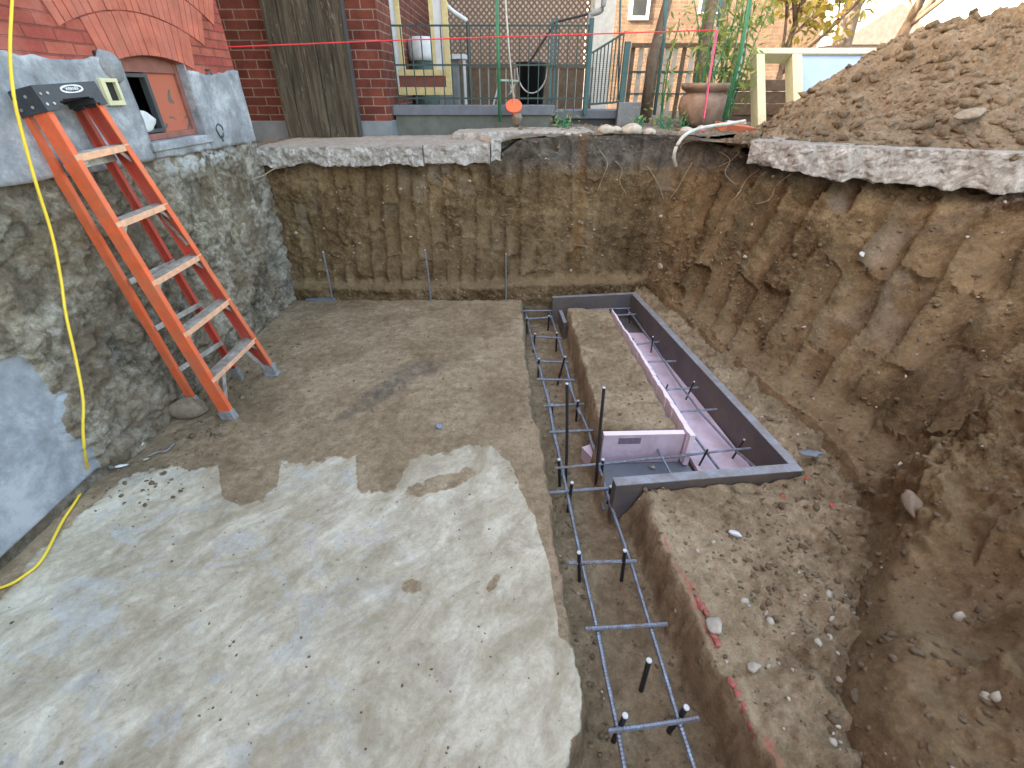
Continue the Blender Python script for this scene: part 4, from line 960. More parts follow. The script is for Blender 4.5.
p = PZ(812, 453, .08); mb = MB(); o = rock('torn_sheet', p, (.05, .03, .008), GREYSHEET, 'torn blue grey scrap on the dirt right of the form', 'debris', seed=50, rough_=.6)
for i, (a, b) in enumerate(((806, 478), (764, 418), (783, 496), (832, 505))):
    rock('brick_chip', PZ(a, b, .02 + (.03 if a > 790 else 0)), (.014, .01, .008), simple('red_chip', (.5, .07, .06), .7), ['bright red chip touching the near right form corner', 'red chip on the dirt beside the long form board', 'small red chip in front of the near form board', 'red chip furthest right on the platform'][i], 'brick chip', seed=60 + i)

RCH = simple('red_brick_fragment', (.34, .105, .085), .85, var=.3, scale=30, bump=.3)
for i, (a, b, sz_) in enumerate(((697, 598, .016), (702, 606, .022), (706, 613, .018), (713, 634, .024), (717, 642, .02), (732, 682, .022), (737, 692, .018), (744, 706, .02), (753, 727, .022), (757, 738, .018))):
    rock('brick_fragment', PZ(a, b, .004), (sz_ * .7, sz_ * .9, sz_ * .45), RCH, ['topmost red fragment in the upper cluster on the trench lip', 'largest red fragment of the upper cluster on the trench lip', 'red fragment closing the upper cluster, beside the grey white lump', 'red fragment just below the grey white lump on the lip', 'red fragment second below the grey white lump', 'red fragment heading the lower cluster on the lip', 'second red fragment of the lower cluster on the lip', 'middle red fragment of the lower cluster on the lip', 'red fragment next to last along the trench lip', 'red fragment nearest the camera on the trench lip'][i], 'brick fragment', 'red fragments along the trench lip', 300 + i, rough_=.4)
# ================================================================== FORM, FOAM AND REBAR
form = thing('footing_form', (1.0, 3.0, -.2), 'U shaped dark grey footing form set in the dug trench', 'form')
ZT, ZB = .05, -.235; TH = .045
def board(name, a, b, z0, z1, th, m, parent, inn, topm=None, e=0.0):
    a, b = Vector((*a, 0)), Vector((*b, 0)); d = (b - a).normalized(); n_ = Vector((-d.y, d.x, 0));
    if n_.dot(Vector((*inn, 0)) - a) < 0: n_ = -n_
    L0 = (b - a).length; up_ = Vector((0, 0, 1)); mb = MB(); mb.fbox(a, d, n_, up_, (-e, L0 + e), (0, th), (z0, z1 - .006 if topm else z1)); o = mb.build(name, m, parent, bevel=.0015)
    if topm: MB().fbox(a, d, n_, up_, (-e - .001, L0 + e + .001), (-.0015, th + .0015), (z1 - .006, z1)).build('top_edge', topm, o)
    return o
cen = (1.0, 3.0)
def V2(a, b, t): return (a[0] + (b[0] - a[0]) * t, a[1] + (b[1] - a[1]) * t)
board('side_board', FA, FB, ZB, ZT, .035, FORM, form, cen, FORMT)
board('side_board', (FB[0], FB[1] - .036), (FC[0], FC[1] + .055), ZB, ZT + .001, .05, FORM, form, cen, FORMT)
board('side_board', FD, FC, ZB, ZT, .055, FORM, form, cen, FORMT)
board('side_board', (.455, 4.14), (.475, 3.86), ZB, -.06, .03, FORM, form, cen, FORMT)
# floor sheets, foam: things of their own lying in the form
def sheet(name, pts4, z0, z1, m, label, cat, edge=None, group=None):
    mb = MB(); mb.quadbox([(*p, z0) for p in pts4] + [(*p, z1) for p in pts4]); c = (sum(p[0] for p in pts4) / 4, sum(p[1] for p in pts4) / 4, z0)
    o = mb.build(name, m, None, base=c); return tag(o, label, cat, group)
sheet('grey_sheet', [(.50, 1.76), (1.135, 1.80), (1.08, 2.165), (.50, 2.145)], -.215, -.205, GREYSHEET, 'blue grey flat sheet on the floor of the near leg of the form', 'sheet')
sheet('grey_sheet', [(.95, 3.90), (1.26, 3.92), (1.20, 4.27), (.45, 4.17)], -.215, -.203, FORM, 'dark grey sheet on the floor of the far leg of the form', 'sheet')
sheet('foam_sheet', [(1.14, 1.80), (1.475, 1.86), (1.245, 3.90), (.97, 3.90)], -.215, -.185, PINK, 'pink foam sheet covering the floor of the long right leg', 'foam board')
fl = thing('foam_board', (1.05, 2.15, -.2), 'pink foam board standing on edge along the right side of the soil block', 'foam board')
mb = MB(); n_ = 60
for i in range(n_):
    t0, t1 = i / n_, (i + 1) / n_; a = V2((1.075, 2.10), (.93, 3.95), t0); b = V2((1.075, 2.10), (.93, 3.95), t1)
    zt = .035 + .012 * N1(t0 * 30, 1, 200); tw = .012 + .02 * (1 - t0) + .006 * N1(t0 * 40, 1, 201)
    mb.quadbox([(a[0] - tw, a[1], -.19), (a[0], a[1], -.19), (b[0], b[1], -.19), (b[0] - tw, b[1], -.19), (a[0] - tw, a[1], zt), (a[0], a[1], zt), (b[0], b[1], zt), (b[0] - tw, b[1], zt)])
mb.build('board', PINKL, fl)
fb = thing('foam_board', (.78, 2.16, -.2), 'pink foam board facing the near end of the soil block with a dark print', 'foam board')
MB().quadbox([(.545, 2.125, -.20), (1.03, 2.14, -.20), (1.03, 2.175, -.20), (.545, 2.16, -.20), (.545, 2.125, .02), (1.03, 2.14, .02), (1.03, 2.175, .02), (.545, 2.16, .02)]).build('board', PINK, fb, bevel=.002)
MB().quadbox([(.545, 2.123, .0205), (1.03, 2.138, .0205), (1.03, 2.176, .0205), (.545, 2.161, .0205), (.545, 2.123, .0235), (1.03, 2.138, .0235), (1.03, 2.176, .0235), (.545, 2.161, .0235)]).build('top_edge', PINKL, fb)
MB().quadbox([(.635, 2.1245, -.045), (.77, 2.1288, -.045), (.77, 2.1295, -.045), (.635, 2.1255, -.045), (.635, 2.1245, .0), (.77, 2.1288, .0), (.77, 2.1295, .0), (.635, 2.1255, .0)]).build('print_patch', PRINT, fb)
p = PZ(652, 467, -.19); rock('stone', p, (.02, .014, .012), STONE, 'small tan stone on the grey sheet inside the near leg', seed=70)
o = sheet('foam_scrap', [(.44, 2.22), (.50, 2.10), (.53, 2.13), (.52, 2.26)], -.245, -.15, PINK, 'small broken pink foam scrap left of the print marked board', 'foam scrap')

ZR = -.13
cage = thing('rebar_cage', (.35, 2.0, ZR), 'ladder shaped rebar cage lying along the trench', 'rebar')
def bars(name, segs, parent, r=.0095, dz=0):
    for s_ in segs:
        for i in range(len(s_) - 1):
            pass
        mb = MB(); pts_ = [PZ(a, b, ZR + dz) for a, b in s_]
        for i in range(len(pts_) - 1): mb.rebar(pts_[i], pts_[i + 1], r)
        mb.build(name, REBAR, parent, False)
bars('long_bar', [[(521, 293), (533, 345), (549, 405), (556, 445)]], cage)
bars('long_bar', [[(547, 390), (567, 492), (597, 629), (616, 722), (628, 790)]], cage)
bars('long_bar', [[(543, 292), (558, 338), (573, 395), (580, 415)]], cage)
bars('long_bar', [[(569, 385), (588, 430), (606, 490), (632, 566), (650, 626), (678, 719), (704, 800)]], cage)
cross = [((500, 296), (547, 291)), ((516, 302), (543, 301)), ((525, 319), (552, 317)), ((529, 336), (562, 338)), ((536, 361), (569, 362)), ((537, 379), (575, 380)), ((543, 406), (584, 404)),
         ((549, 432), (595, 430)), ((547, 493), (611, 488)), ((568, 563), (636, 561)), ((585, 629), (667, 624)), ((608, 731), (699, 718))]
for c_ in cross: bars('cross_bar', [list(c_)], cage, .0092, .016)
# tie wires
for (a, b) in ((594, 563), (632, 561), (600, 628), (651, 625), (617, 729), (678, 721), (567, 492), (606, 489), (553, 406), (577, 404)):
    p = PZ(a, b, ZR + .008)
    MB().tube([p + Vector((.014 * math.cos(t), .012 * math.sin(t), .016 * math.cos(2 * t))) for t in np.linspace(0, 11, 20)], .0013, 4).build('tie_wire', BLACKP, cage)
cage2 = thing('rebar_cage', (1.2, 3, ZR), 'rebar grid laid inside the U shaped form', 'rebar')
bars('long_bar', [[(611, 318), (634, 345), (664, 388), (690, 430), (722, 473)]], cage2, .0082, .02)
bars('long_bar', [[(623, 303), (650, 340), (680, 385), (700, 412), (735, 450), (760, 471)]], cage2, .0082, .02)
bars('long_bar', [[(555, 468), (610, 463), (680, 456), (752, 448)]], cage2, .008, .034)
bars('long_bar', [[(517, 311), (570, 310), (634, 308)]], cage2, .007, .034)
for c_ in (((606, 316), (639, 314)), ((633, 345), (664, 341)), ((645, 362), (683, 361)), ((662, 390), (704, 387)), ((674, 412), (719, 409)), ((657, 448), (671, 475))): bars('cross_bar', [list(c_)], cage2, .0078, .034)
WTOP = simple('pale_stake_end', (.55, .57, .57), .5)
def stake(ut, vt, ub, vb, zb_, label, r=.009, grp='short black stakes holding the rebar'):
    b = PZ(ub, vb, zb_); r_ = ray(ut, vt); t = b.y / r_.y; top = Vector((r_.x * t, b.y, H + r_.z * t))
    s_ = thing('rebar_stake', b, label, 'stake', grp); MB().tube([b - Vector((0, 0, .03)), top], r, 8).build('shaft', BLACKP, s_)
    d = (top - b).normalized(); MB().tube([top - d * .001, top + d * .006], r * 1.05, 8).build('cut_end', WTOP, s_); return s_
stake(579, 553, 580, 580, -.245, 'black stake at the left end of the fourth crossbar from the front'); stake(625, 551, 622, 579, -.245, 'black stake beside the right rail where a crossbar meets it, level with the slab notch')
stake(649, 661, 641, 691, -.255, 'leaning black stake alone between the rails', .01); stake(625, 716, 613, 741, -.255, 'black stake at the left end of the nearest crossbar', .01); stake(686, 708, 668, 731, -.255, 'black stake at the right end of the nearest crossbar', .01)
stake(559, 460, 560, 484, -.245, 'black stake left of the taller rebar in the trench'); stake(603, 460, 601, 482, -.245, 'black stake right of the taller rebar by the grey sheet'); stake(572, 483, 568, 509, -.245, 'black stake on the crossbar in front of the tall rebar')
stake(611, 487, 607, 508, -.245, 'black stake touching the left end of the near form board')
far = 'short black stake in the far half of the trench'
FAR = ['left stake of the pair beside the tall rebar, far half of the trench', 'right stake of the pair just behind the tall upright rebar', 'left stake at the crossbar level with the middle of the soil block', 'leaning right stake at the crossbar level with the middle of the soil block',
       'left stake of the third pair from the back wall in the trench', 'right stake touching the form stub board in the trench', 'left one of the two trench stakes closest to the back wall', 'right one of the two trench stakes closest to the back wall'][::1]
for i, a in enumerate(((552, 405, 552, 420), (578, 401, 576, 421), (539, 359, 538, 377), (565, 357, 557, 383), (535, 334, 533, 351), (557, 333, 556, 350), (527, 318, 527, 333), (549, 316, 548, 330))):
    stake(*a, -.245, FAR[i], .008, 'far trench stakes')
FS = ['thin stake at the foam edge under the third form crossbar from the back', 'thin stake in the middle of the pink sheet, furthest back', 'thin stake at the left end of the middle form crossbar', 'thin leaning stake at the centre of the pink sheet on the right bar',
      'thin leaning stake nearest the pink board corner in the form', 'thin leaning stake nearest the right front corner of the form', 'thin stake in the far leg by the soil block corner', 'thin stake in the far right corner of the form', 'right one of two thin stakes by the far board and block', 'left one of two thin stakes by the far board, nearest the trench']
for i, a in enumerate(((633, 338, 633, 346), (653, 337, 651, 353), (668, 384, 664, 393), (694, 382, 685, 400), (708, 449, 698, 466), (744, 440, 731, 459), (609, 305, 609, 313), (629, 313, 630, 322), (574, 305, 576, 311), (561, 304, 561, 311))):
    stake(*a, -.19, FS[i], .006, 'stakes in the form')
# tall vertical bars
def vbar(ut, vt, ub, vb, zb_, label, r=.0085):
    b = PZ(ub, vb, zb_); r_ = ray(ut, vt); t = b.y / r_.y; top = Vector((r_.x * t, b.y, H + r_.z * t)); s_ = thing('rebar_dowel', b, label, 'rebar', 'upright rebar dowels')
    MB().rebar(b - Vector((0, 0, .04)), top, r).build('bar', BLACKP if b.y < 3 else REBAR, s_); MB().tube([top, top + Vector((0, 0, .004))], r, 8).build('cut_end', WTOP, s_)
vbar(567, 384, 566, 483, -.255, 'tall upright rebar standing in the middle of the trench'); vbar(604, 388, 596, 487, -.255, 'tall upright rebar by the pink board at the form mouth')
vbar(323, 252, 333, 301, .0, 'upright rebar furthest left on the back bench', .008); vbar(425, 250, 431, 301, .0, 'upright rebar midway along the back bench', .008)
vbar(506, 254, 506, 301, .0, 'thin upright rebar on the bench at the slab corner', .007); vbar(527, 262, 529, 301, -.1, 'upright rebar just left of the trench head', .007); vbar(547, 266, 549, 297, -.2, 'upright rebar right of the trench head', .007)

# ================================================================== BACK BUILDING AND YARD
YB = 5.42
bb = thing('brick_building', (-3, YB, 1.3), 'dark red brick building behind the plank door with blue grey base', 'building')
bxr = PY(376, 100, YB).x + .12
bxr = PY(390, 122, YB).x
mb = MB(); mb.box(-7, bxr, YB, 9.0, 1.47, 7.0); mb.build('wall', BRICK_B, bb)
MB().box(-7, bxr + .02, YB - .03, 9.0, 1.28, 1.468).build('parged_base', PARGE2, bb, bevel=.005)
# plank door leaning upright in front
x0, x1 = PY(291, 140, 5.30).x, PY(362, 140, 5.30).x
dr = thing('plank_door', ((x0 + x1) / 2, 5.30, 1.33), 'tall weathered brown plank door propped against the brick building', 'door')
n_ = 5; wv = (x1 - x0) / n_
for i in range(n_):
    jz = [0, .004, -.003, .006, 0][i]
    MB().fbox(Vector((x0 + i * wv + .003, 5.25 + jz, 1.335)), Vector((1, 0, 0)), Vector((0, 1, .0)), Vector((0, .035, 1)).normalized(), (0, wv - .005), (0, .035), (0, 2.2)).build('plank', PLANK, dr, bevel=.003)
MB().fbox(Vector((x1 + .002, 5.24, 1.335)), Vector((1, 0, 0)), Vector((0, 1, 0)), Vector((0, .035, 1)).normalized(), (0, .018), (0, .06), (0, 2.2)).build('edge_strip', DKGREY, dr)
# coping wall
cr = PY(555, 112, 5.6).x; YW = 5.6
cw = thing('garden_wall', ((bxr + cr) / 2, YW, 1.3), 'low grey green wall with a bluestone coping beside the brick building', 'wall')
MB().box(bxr + .022, cr - .05, YW + .03, YW + .22, 1.25, 1.508).build('wall_body', GREYWALL, cw)
MB().box(bxr + .001, cr, YW, YW + .27, 1.51, 1.60).build('coping', COPING, cw, bevel=.006)
cr2 = PY(628, 115, 6.1).x
cw2 = thing('stone_step', ((cr + cr2) / 2, 6.0, 1.3), 'lower dark bluestone step right of the coping wall', 'step')
MB().box(cr + .03, cr2, 6.0, 6.5, 1.46, 1.54).build('tread', COPING, cw2, bevel=.006); MB().box(cr + .05, cr2 - .02, 6.06, 6.5, 1.2, 1.459).build('riser', DKGREY, cw2)
# small white block below the gate post
p = PY(626, 112, 5.9); o = MB().box(p.x - .09, p.x + .16, 5.9, 6.0, 1.3, 1.62).build('concrete_block', MIDGREY, None, base=(p.x, 5.95, 1.3), bevel=.005); tag(o, 'grey concrete block at the foot of the right gate post', 'block')
# iron fence on the coping
fx0, fx1 = bxr + .05, PY(588, 60, 5.73).x; YF = YW + .13
fence = thing('iron_fence', ((fx0 + fx1) / 2, YF, 1.6), 'thin green iron picket fence standing on the bluestone coping', 'fence')
zt_ = 2.27
for z_ in (1.66, 1.95, zt_): MB().box(fx0, fx1, YF - .008, YF + .008, z_ - .008, z_ + .008).build('rail', GIRON, fence)
n_ = int((fx1 - fx0) / .098)
for i in range(n_ + 1):
    x = fx0 + i * .098 + random.uniform(-.006, .006); MB().box(x - .005, x + .005, YF - .0075 - .001, YF + .0085, 1.60 if x < cr else 1.55, zt_ + (.0 if i % 2 else .0) - .009).build('picket', GIRON, fence)
for u_ in (551, 555): 
    x = PY(u_, 60, YF + .03).x; MB().box(x - .012, x + .012, YF + .01, YF + .035, 1.60, 2.33).build('post', TEAL, fence)
# gate with tall posts
gate = thing('iron_gate', (PY(600, 100, 5.95).x, 5.95, 1.5), 'green iron gate with a sloping top between two posts', 'gate')
gl, gr_ = PY(589, 60, 5.95).x, PY(626, 60, 5.95).x
MB().box(gl - .022, gl + .022, 5.93, 5.975, 1.5, 2.35).build('post', TEAL, gate, bevel=.003); MB().box(gr_ - .03, gr_ + .03, 5.93, 5.975, 1.5, 2.16).build('post', TEAL, gate, bevel=.003)
pa, pb_ = PY(592, 53, 5.95), PY(626, 32, 5.95); MB().beam(pa, pb_, .02, .02).build('top_rail', GIRON, gate); MB().beam((pa.x, 5.95, 1.60), (pb_.x, 5.95, 1.62), .02, .02).build('bottom_rail', GIRON, gate)
for i in range(9):
    t = (i + .5) / 9; x = pa.x + (pb_.x - pa.x) * t; z_ = pa.z + (pb_.z - pa.z) * t; MB().box(x - .006, x + .006, 5.944, 5.956, 1.61, z_ - .005).build('picket', GIRON, gate)
mesh_mb = MB()
for i in range(24): z_ = 1.63 + i * .018; mesh_mb.box(pa.x, pb_.x, 5.962, 5.965, z_, z_ + .003)
mesh_mb.build('wire_mesh', MIDGREY, gate)
# leaning diagonal bar left of the gate
o = MB().tube([PY(527, 66, 6.0), PY(556, 22, 6.0), PY(588, 14, 6.0)], .012, 8).build('handrail', BLACKP, None, base=PY(527, 66, 6.0)); tag(o, 'thin dark handrail sloping up to the gate post', 'handrail')
# cream door frame
YD = 6.02
cd = thing('framed_door', (PY(425, 92, YD).x, YD, 1.62), 'cream framed glazed door with maroon kick panel behind the iron fence', 'door')
xa, xb = PY(397, 92, YD).x, PY(452, 92, YD).x; zb0, zm, ztp = PY(425, 95, YD).z, PY(425, 73, YD).z, 3.1
MB().box(xa - .02, xa + .035, YD, YD + .045, zb0 + .075, ztp).build('stile', OFFWHITE, cd, bevel=.003); MB().box(xb - .06, xb, YD, YD + .045, zb0 + .075, ztp).build('stile', CREAM, cd, bevel=.003)
MB().box(xa - .02, xb, YD, YD + .045, zb0, zb0 + .073).build('bottom_rail', CREAM, cd, bevel=.003); MB().box(xa + .036, xb - .061, YD + .002, YD + .043, zm - .025, zm + .03).build('middle_rail', CREAM, cd, bevel=.003)
MB().box(xa + .036, xb - .061, YD + .015, YD + .03, zb0 + .074, zm - .026).build('kick_panel', MAROON, cd)
MB().box(xa + .07, xa + .115, YD + .004, YD + .04, zm + .031, ztp).build('mullion', CREAM, cd); MB().box(xb - .19, xb - .15, YD + .004, YD + .04, zm + .031, ztp).build('mullion', CREAM, cd)
MB().box(xb - .149, xb - .062, YD + .015, YD + .022, zm + .031, ztp).build('side_pane', OFFWHITE, cd); MB().box(xa + .036, xa + .07, YD + .015, YD + .022, zm + .031, ztp).build('side_pane', OFFWHITE, cd)
# covered barrel, table
p = PY(424, 72, 6.9); o0 = thing('covered_barrel', (p.x, 6.9, 1.4), 'dark green barrel with a white blue cloth over it behind the cream door', 'barrel')
zc0 = PY(424, 78, 6.9).z; zc1 = PY(424, 55, 6.9).z; zc2 = PY(424, 36, 6.9).z
MB().lathe((p.x, 6.9, 1.4), [(.16, 0), (.17, .1), (.17, zc1 - 1.4)], 24).build('drum', simple('dark_green_drum', (.05, .085, .08), .5), o0, True)
MB().lathe((p.x, 6.9, zc1), [(.178, -.06), (.175, 0), (.17, (zc2 - zc1) * .7), (.13, (zc2 - zc1) * .95), (.02, zc2 - zc1)], 24).build('cloth_cover', OFFWHITE, o0, True)
p = PY(448, 57, 7.1); t_ = thing('side_table', (p.x, 7.1, 1.4), 'pale topped grey cabinet table right of the covered barrel', 'table')
MB().box(p.x - .22, p.x + .24, 6.9, 7.3, p.z - .03, p.z + .02).build('table_top', OFFWHITE, t_, bevel=.004); MB().box(p.x - .18, p.x + .12, 6.95, 7.25, 1.38, p.z - .031).build('cabinet', MIDGREY, t_, bevel=.004); MB().box(p.x + .20, p.x + .23, 6.92, 6.95, 1.38, p.z - .031).build('leg', OFFWHITE, t_)
pr = [PY(438, -14, 6.3), PY(447, 6, 6.3), PY(467, 21, 6.3)]; hr = thing('pipe_rail', (pr[2].x, 6.3, 1.4), 'white pipe handrail ending on a green post behind the fence', 'handrail')
MB().tube(smoothpath(pr, 6), .022, 10).build('pipe', OFFWHITE, hr, True); MB().tube([pr[2], (pr[2].x, 6.3, 1.4)], .014, 8).build('post', GIRON, hr)
# lattice screen
YL = 7.9; lx0, lx1 = bxr + .3, PY(590, 60, YL).x; lz0, lz1 = 1.35, PY(500, -30, YL).z
lt = thing('lattice_screen', ((lx0 + lx1) / 2, YL, 1.35), 'tall brown diagonal lattice screen over vertical boards', 'fence')
mid = PY(500, 66, YL).z; mb = MB(); pitch = .075; wS = .022
W_, Hh = lx1 - lx0, lz1 - mid
for sg_ in (1, -1):
    yy = YL if sg_ > 0 else YL + .009
    k = -Hh
    while k < W_:
        # line x = k + t , z = t (t 0..Hh)
        t0, t1 = max(0, -k), min(Hh, W_ - k)
        if t1 > t0 + .01:
            xa_, xb_ = k + t0, k + t1
            if sg_ > 0: A_, B_ = (lx0 + xa_, yy, mid + t0), (lx0 + xb_, yy, mid + t1)
            else: A_, B_ = (lx1 - xa_, yy, mid + t0), (lx1 - xb_, yy, mid + t1)
            mb.beam(A_, B_, wS, .007, Vector((0, 1, 0)))
        k += pitch
mb.build('lattice', LATT, lt)
x = lx0; mb = MB()
while x < lx1: mb.box(x, x + .105, YL - .01 + random.uniform(0, .006), YL + .02, lz0, mid - .02); x += .125
mb.build('boards', DARKW, lt); MB().box(lx0, lx1, YL - .02, YL - .011, mid - .03, mid + .02).build('rail', DARKW, lt)
MB().box(lx1 - .05, lx1, YL - .03, YL + .05, lz0, lz1).build('post', PALEW, lt)
bw = thing('rear_wall', (0, 9.3, 1.3), 'dim brown wall of the yard seen through the lattice', 'wall'); MB().box(bxr - .5, PY(583, 60, 9.3).x, 9.3, 9.5, 1.2, 5).build('wall_face', simple('beige_render', (.50, .44, .38), .8), bw)
# white building corner + downspout
YWh = 9.0
wbld = thing('white_building', (PY(600, 60, YWh).x, YWh, 1.3), 'pale rendered house corner behind the gate', 'building')
MB().box(PY(591, 60, YWh).x, PY(611, 60, YWh).x, YWh, YWh + 2, 1.2, 5).build('wall', simple('pale_render', (.66, .62, .56), .8), wbld)
pp = [PY(589, 105, 6.6), PY(589, 22, 6.6), PY(591, 14, 6.6), PY(602, 9, 6.6), PY(605, -12, 6.6)]
ds = thing('downspout', (pp[0].x, 6.6, 1.4), 'grey downspout with an elbow beside the gate', 'downspout'); MB().tube(smoothpath(pp, 5), .03, 10).build('pipe', simple('downspout_paint', (.33, .32, .31), .5), ds, True)
# tan building
YT = 13.0
tb = thing('tan_brick_building', (5, YT, 1.3), 'sunlit tan brick house behind the picket fence', 'building')
MB().box(PY(606, 60, YT).x, PY(812, 60, YT).x, YT, YT + 6, 1.2, 6.5).build('wall', TANBRICK, tb)
wa, wb_ = PY(630, 0, YT - .03), PY(637, 20, YT - .03)
wo = MB().box(wa.x, wb_.x + .25, YT - .04, YT - .002, wb_.z, wb_.z + 1.4).build('window', OFFWHITE, tb); MB().box(wa.x + .08, wb_.x + .17, YT - .045, YT - .041, wb_.z + .08, wb_.z + 1.3).build('pane', GLASS, wo)
wo = MB().box(PY(700, 0, YT).x, PY(722, 0, YT).x, YT - .04, YT - .002, PY(700, 14, YT).z, PY(700, 14, YT).z + 1.4).build('window', OFFWHITE, tb); MB().box(PY(702, 0, YT).x, PY(720, 0, YT).x, YT - .045, YT - .041, PY(700, 12, YT).z, PY(700, 14, YT).z + 1.3).build('pane', GLASS, wo)
# picket fence + green wire fence
YP = 7.6; pxa, pxb = PY(630, 60, YP).x, PY(742, 60, YP).x
pf = thing('picket_fence', ((pxa + pxb) / 2, YP, 1.3), 'grey wooden picket fence behind the gate and urn', 'fence'); zt2 = PY(640, 46, YP).z
i = 0; x = pxa
while x < pxb and i < 60: MB().box(x, x + .055, YP, YP + .02, 1.35, zt2 - random.uniform(0, .03)).build('picket', PALEW if i % 3 else DARKW, pf); x += .115; i += 1
MB().box(pxa, pxb, YP - .03, YP - .002, zt2 - .02, zt2 + .03).build('rail', DARKW, pf); MB().box(pxa, pxb, YP - .012, YP - .003, zt2 - .30, zt2 - .275).build('rail', GIRON, pf); MB().box(pxa, pxb, YP - .012, YP - .003, zt2 - .55, zt2 - .53).build('rail', GIRON, pf)
rw = thing('timber_wall', (3.4, 6.9, 1.3), 'low dark timber retaining wall behind the urn and cream frame', 'wall')
for i in range(4): MB().box(PY(738, 90, 6.9).x, 5.6, 6.9 - .02 * (i % 2), 7.1, 1.33 + i * .13, 1.33 + i * .13 + .12).build('timber', DARKW, rw, bevel=.006)

# poles
def pole(pts_, r, m, name, label, cat='stake', grp=None): 
    o = MB().tube([Vector(p) for p in pts_], r, 8).build(name, m, None, True, base=pts_[-1]); return tag(o, label, cat, grp)
pole([PY(496, -20, 5.3), PY(500, 122, 5.3)], .017, GPOLE, 'garden_stake', 'bright green round stake left of the orange disc')
pole([PY(667, -20, 5.6), PY(664, 40, 5.6), PY(654, 115, 5.6)], .018, TEAL, 'garden_stake', 'slightly leaning teal stake left of the urn')
pole([PY(753, -20, 5.3), PY(740, 55, 5.3), PY(724, 118, 5.3)], .020, GPOLE, 'garden_stake', 'dark green stake leaning right of the urn')
pole([PY(724, -20, 6.0), PY(716, 40, 6.0), PY(710, 80, 6.0)], .018, TEAL, 'garden_stake', 'teal stake rising from behind the urn')
pole([PY(621, -20, 6.0), PY(618, 100, 6.0)], .010, TEAL, 'garden_stake', 'very thin teal pole beside the gate post')
wire = [PY(504, -20, 5.4), PY(509, 50, 5.4), PY(515, 113, 5.4)]; pole(wire, .008, HOSE, 'wire_rod', 'thin pale rod passing through the orange disc', 'rod')
dc = PY(514, 106, 5.38); N_ = Vector((0, -1, 1.0)).normalized(); d_, sd_, up__ = frame(N_, Vector((0, 0, 1)))
o = MB().tube([dc - N_ * .006, dc + N_ * .006], .080, 28).build('marker_disc', ORNG, None, base=dc); tag(o, 'bright orange plastic disc marker at the foot of the pale rod', 'marker')
rock('stone', PY(516, 118, 5.35), (.05, .05, .06), STONE2, 'brown stone holding the pale rod under the orange disc', seed=80)
# string line and its stake
sp_ = PY(716, 30, 5.2); sb = PY(703, 122, 5.2)
pole([sp_ + Vector((.0, 0, .02)), sb], .011, simple('pink_grey_stake', (.34, .20, .24), .7), 'line_stake', 'pinkish leaning stake holding the end of the string line')
o = MB().tube([Vector((-2.6, 4.55, PY(228, 47, 4.6).z - .015)), PY(228, 47, 4.6), PY(390, 40.5, 4.85), sp_], .0048, 6).build('string_line', REDLINE, None, base=sp_); tag(o, 'taut red mason line crossing in front of the brick building', 'string line')
o = MB().tube([sp_ + Vector((.012, -.012, 0)), PY(711, 70, 5.15), PY(704, 118, 5.1)], .006, 6).build('string_tail', PINKLINE, None, base=sp_); tag(o, 'pink string hanging down the leaning stake', 'string')
rock('paint_mark', PY(702, 130, 4.72) , (.03, .02, .006), PINKLINE, 'bright pink marking tag on the rim below the urn', 'marker', seed=81)
# bin
p = PY(531, 104, 6.4); bn = thing('waste_bin', (p.x, 6.4, 1.5), 'black plastic bin with a pale handle behind the fence', 'bin'); zt3 = PY(531, 62, 6.4).z
MB().lathe((p.x, 6.4, 1.45), [(.13, 0), (.165, zt3 - 1.45 - .03), (.18, zt3 - 1.45 - .03), (.18, zt3 - 1.45), (.15, zt3 - 1.45), (.13, .3)], 24).build('body', BLACK, bn, True)
MB().tube([Vector((p.x + .17 * math.cos(a), 6.22, zt3 - .06 - .24 * math.sin(a))) for a in np.linspace(0, math.pi, 16)], .008, 6).build('handle', HOSE, bn, True)
# folding stool
st = thing('plant_stand', (PY(506, 105, 6.2).x, 6.2, 1.5), 'small white folding stand behind the green stake', 'stand')
A1, A2, B1, B2 = PY(500, 80, 6.2), PY(493, 106, 6.2), PY(508, 80, 6.2), PY(518, 106, 6.3)
MB().tube([A1, A2], .01, 6).build('leg', OFFWHITE, st); MB().tube([B1, B2], .01, 6).build('leg', OFFWHITE, st); MB().tube([PY(517, 80, 6.25), PY(509, 95, 6.2)], .01, 6).build('leg', OFFWHITE, st); MB().beam(PY(497, 80, 6.2), PY(518, 81, 6.25), .12, .02).build('seat', simple('pale_green_seat', (.4, .52, .42), .6), st)
# urn
p = PY(700, 121, 5.6); zu = 1.40; hu = PY(700, 83, 5.6).z - zu; ur = thing('urn_planter', (p.x, 5.6, zu), 'large weathered terracotta urn with a flared rim', 'planter')
MB().lathe((p.x, 5.6, zu), [(.15, 0), (.20, .05), (.245, hu * .45), (.235, hu * .68), (.19, hu * .78), (.185, hu * .82)], 36).build('body', TERRA, ur, True)
MB().lathe((p.x, 5.6, zu), [(.19, hu * .80), (.235, hu * .86), (.25, hu * .93), (.245, hu), (.20, hu), (.17, hu * .85)], 36).build('rim', TERRA, ur, True)
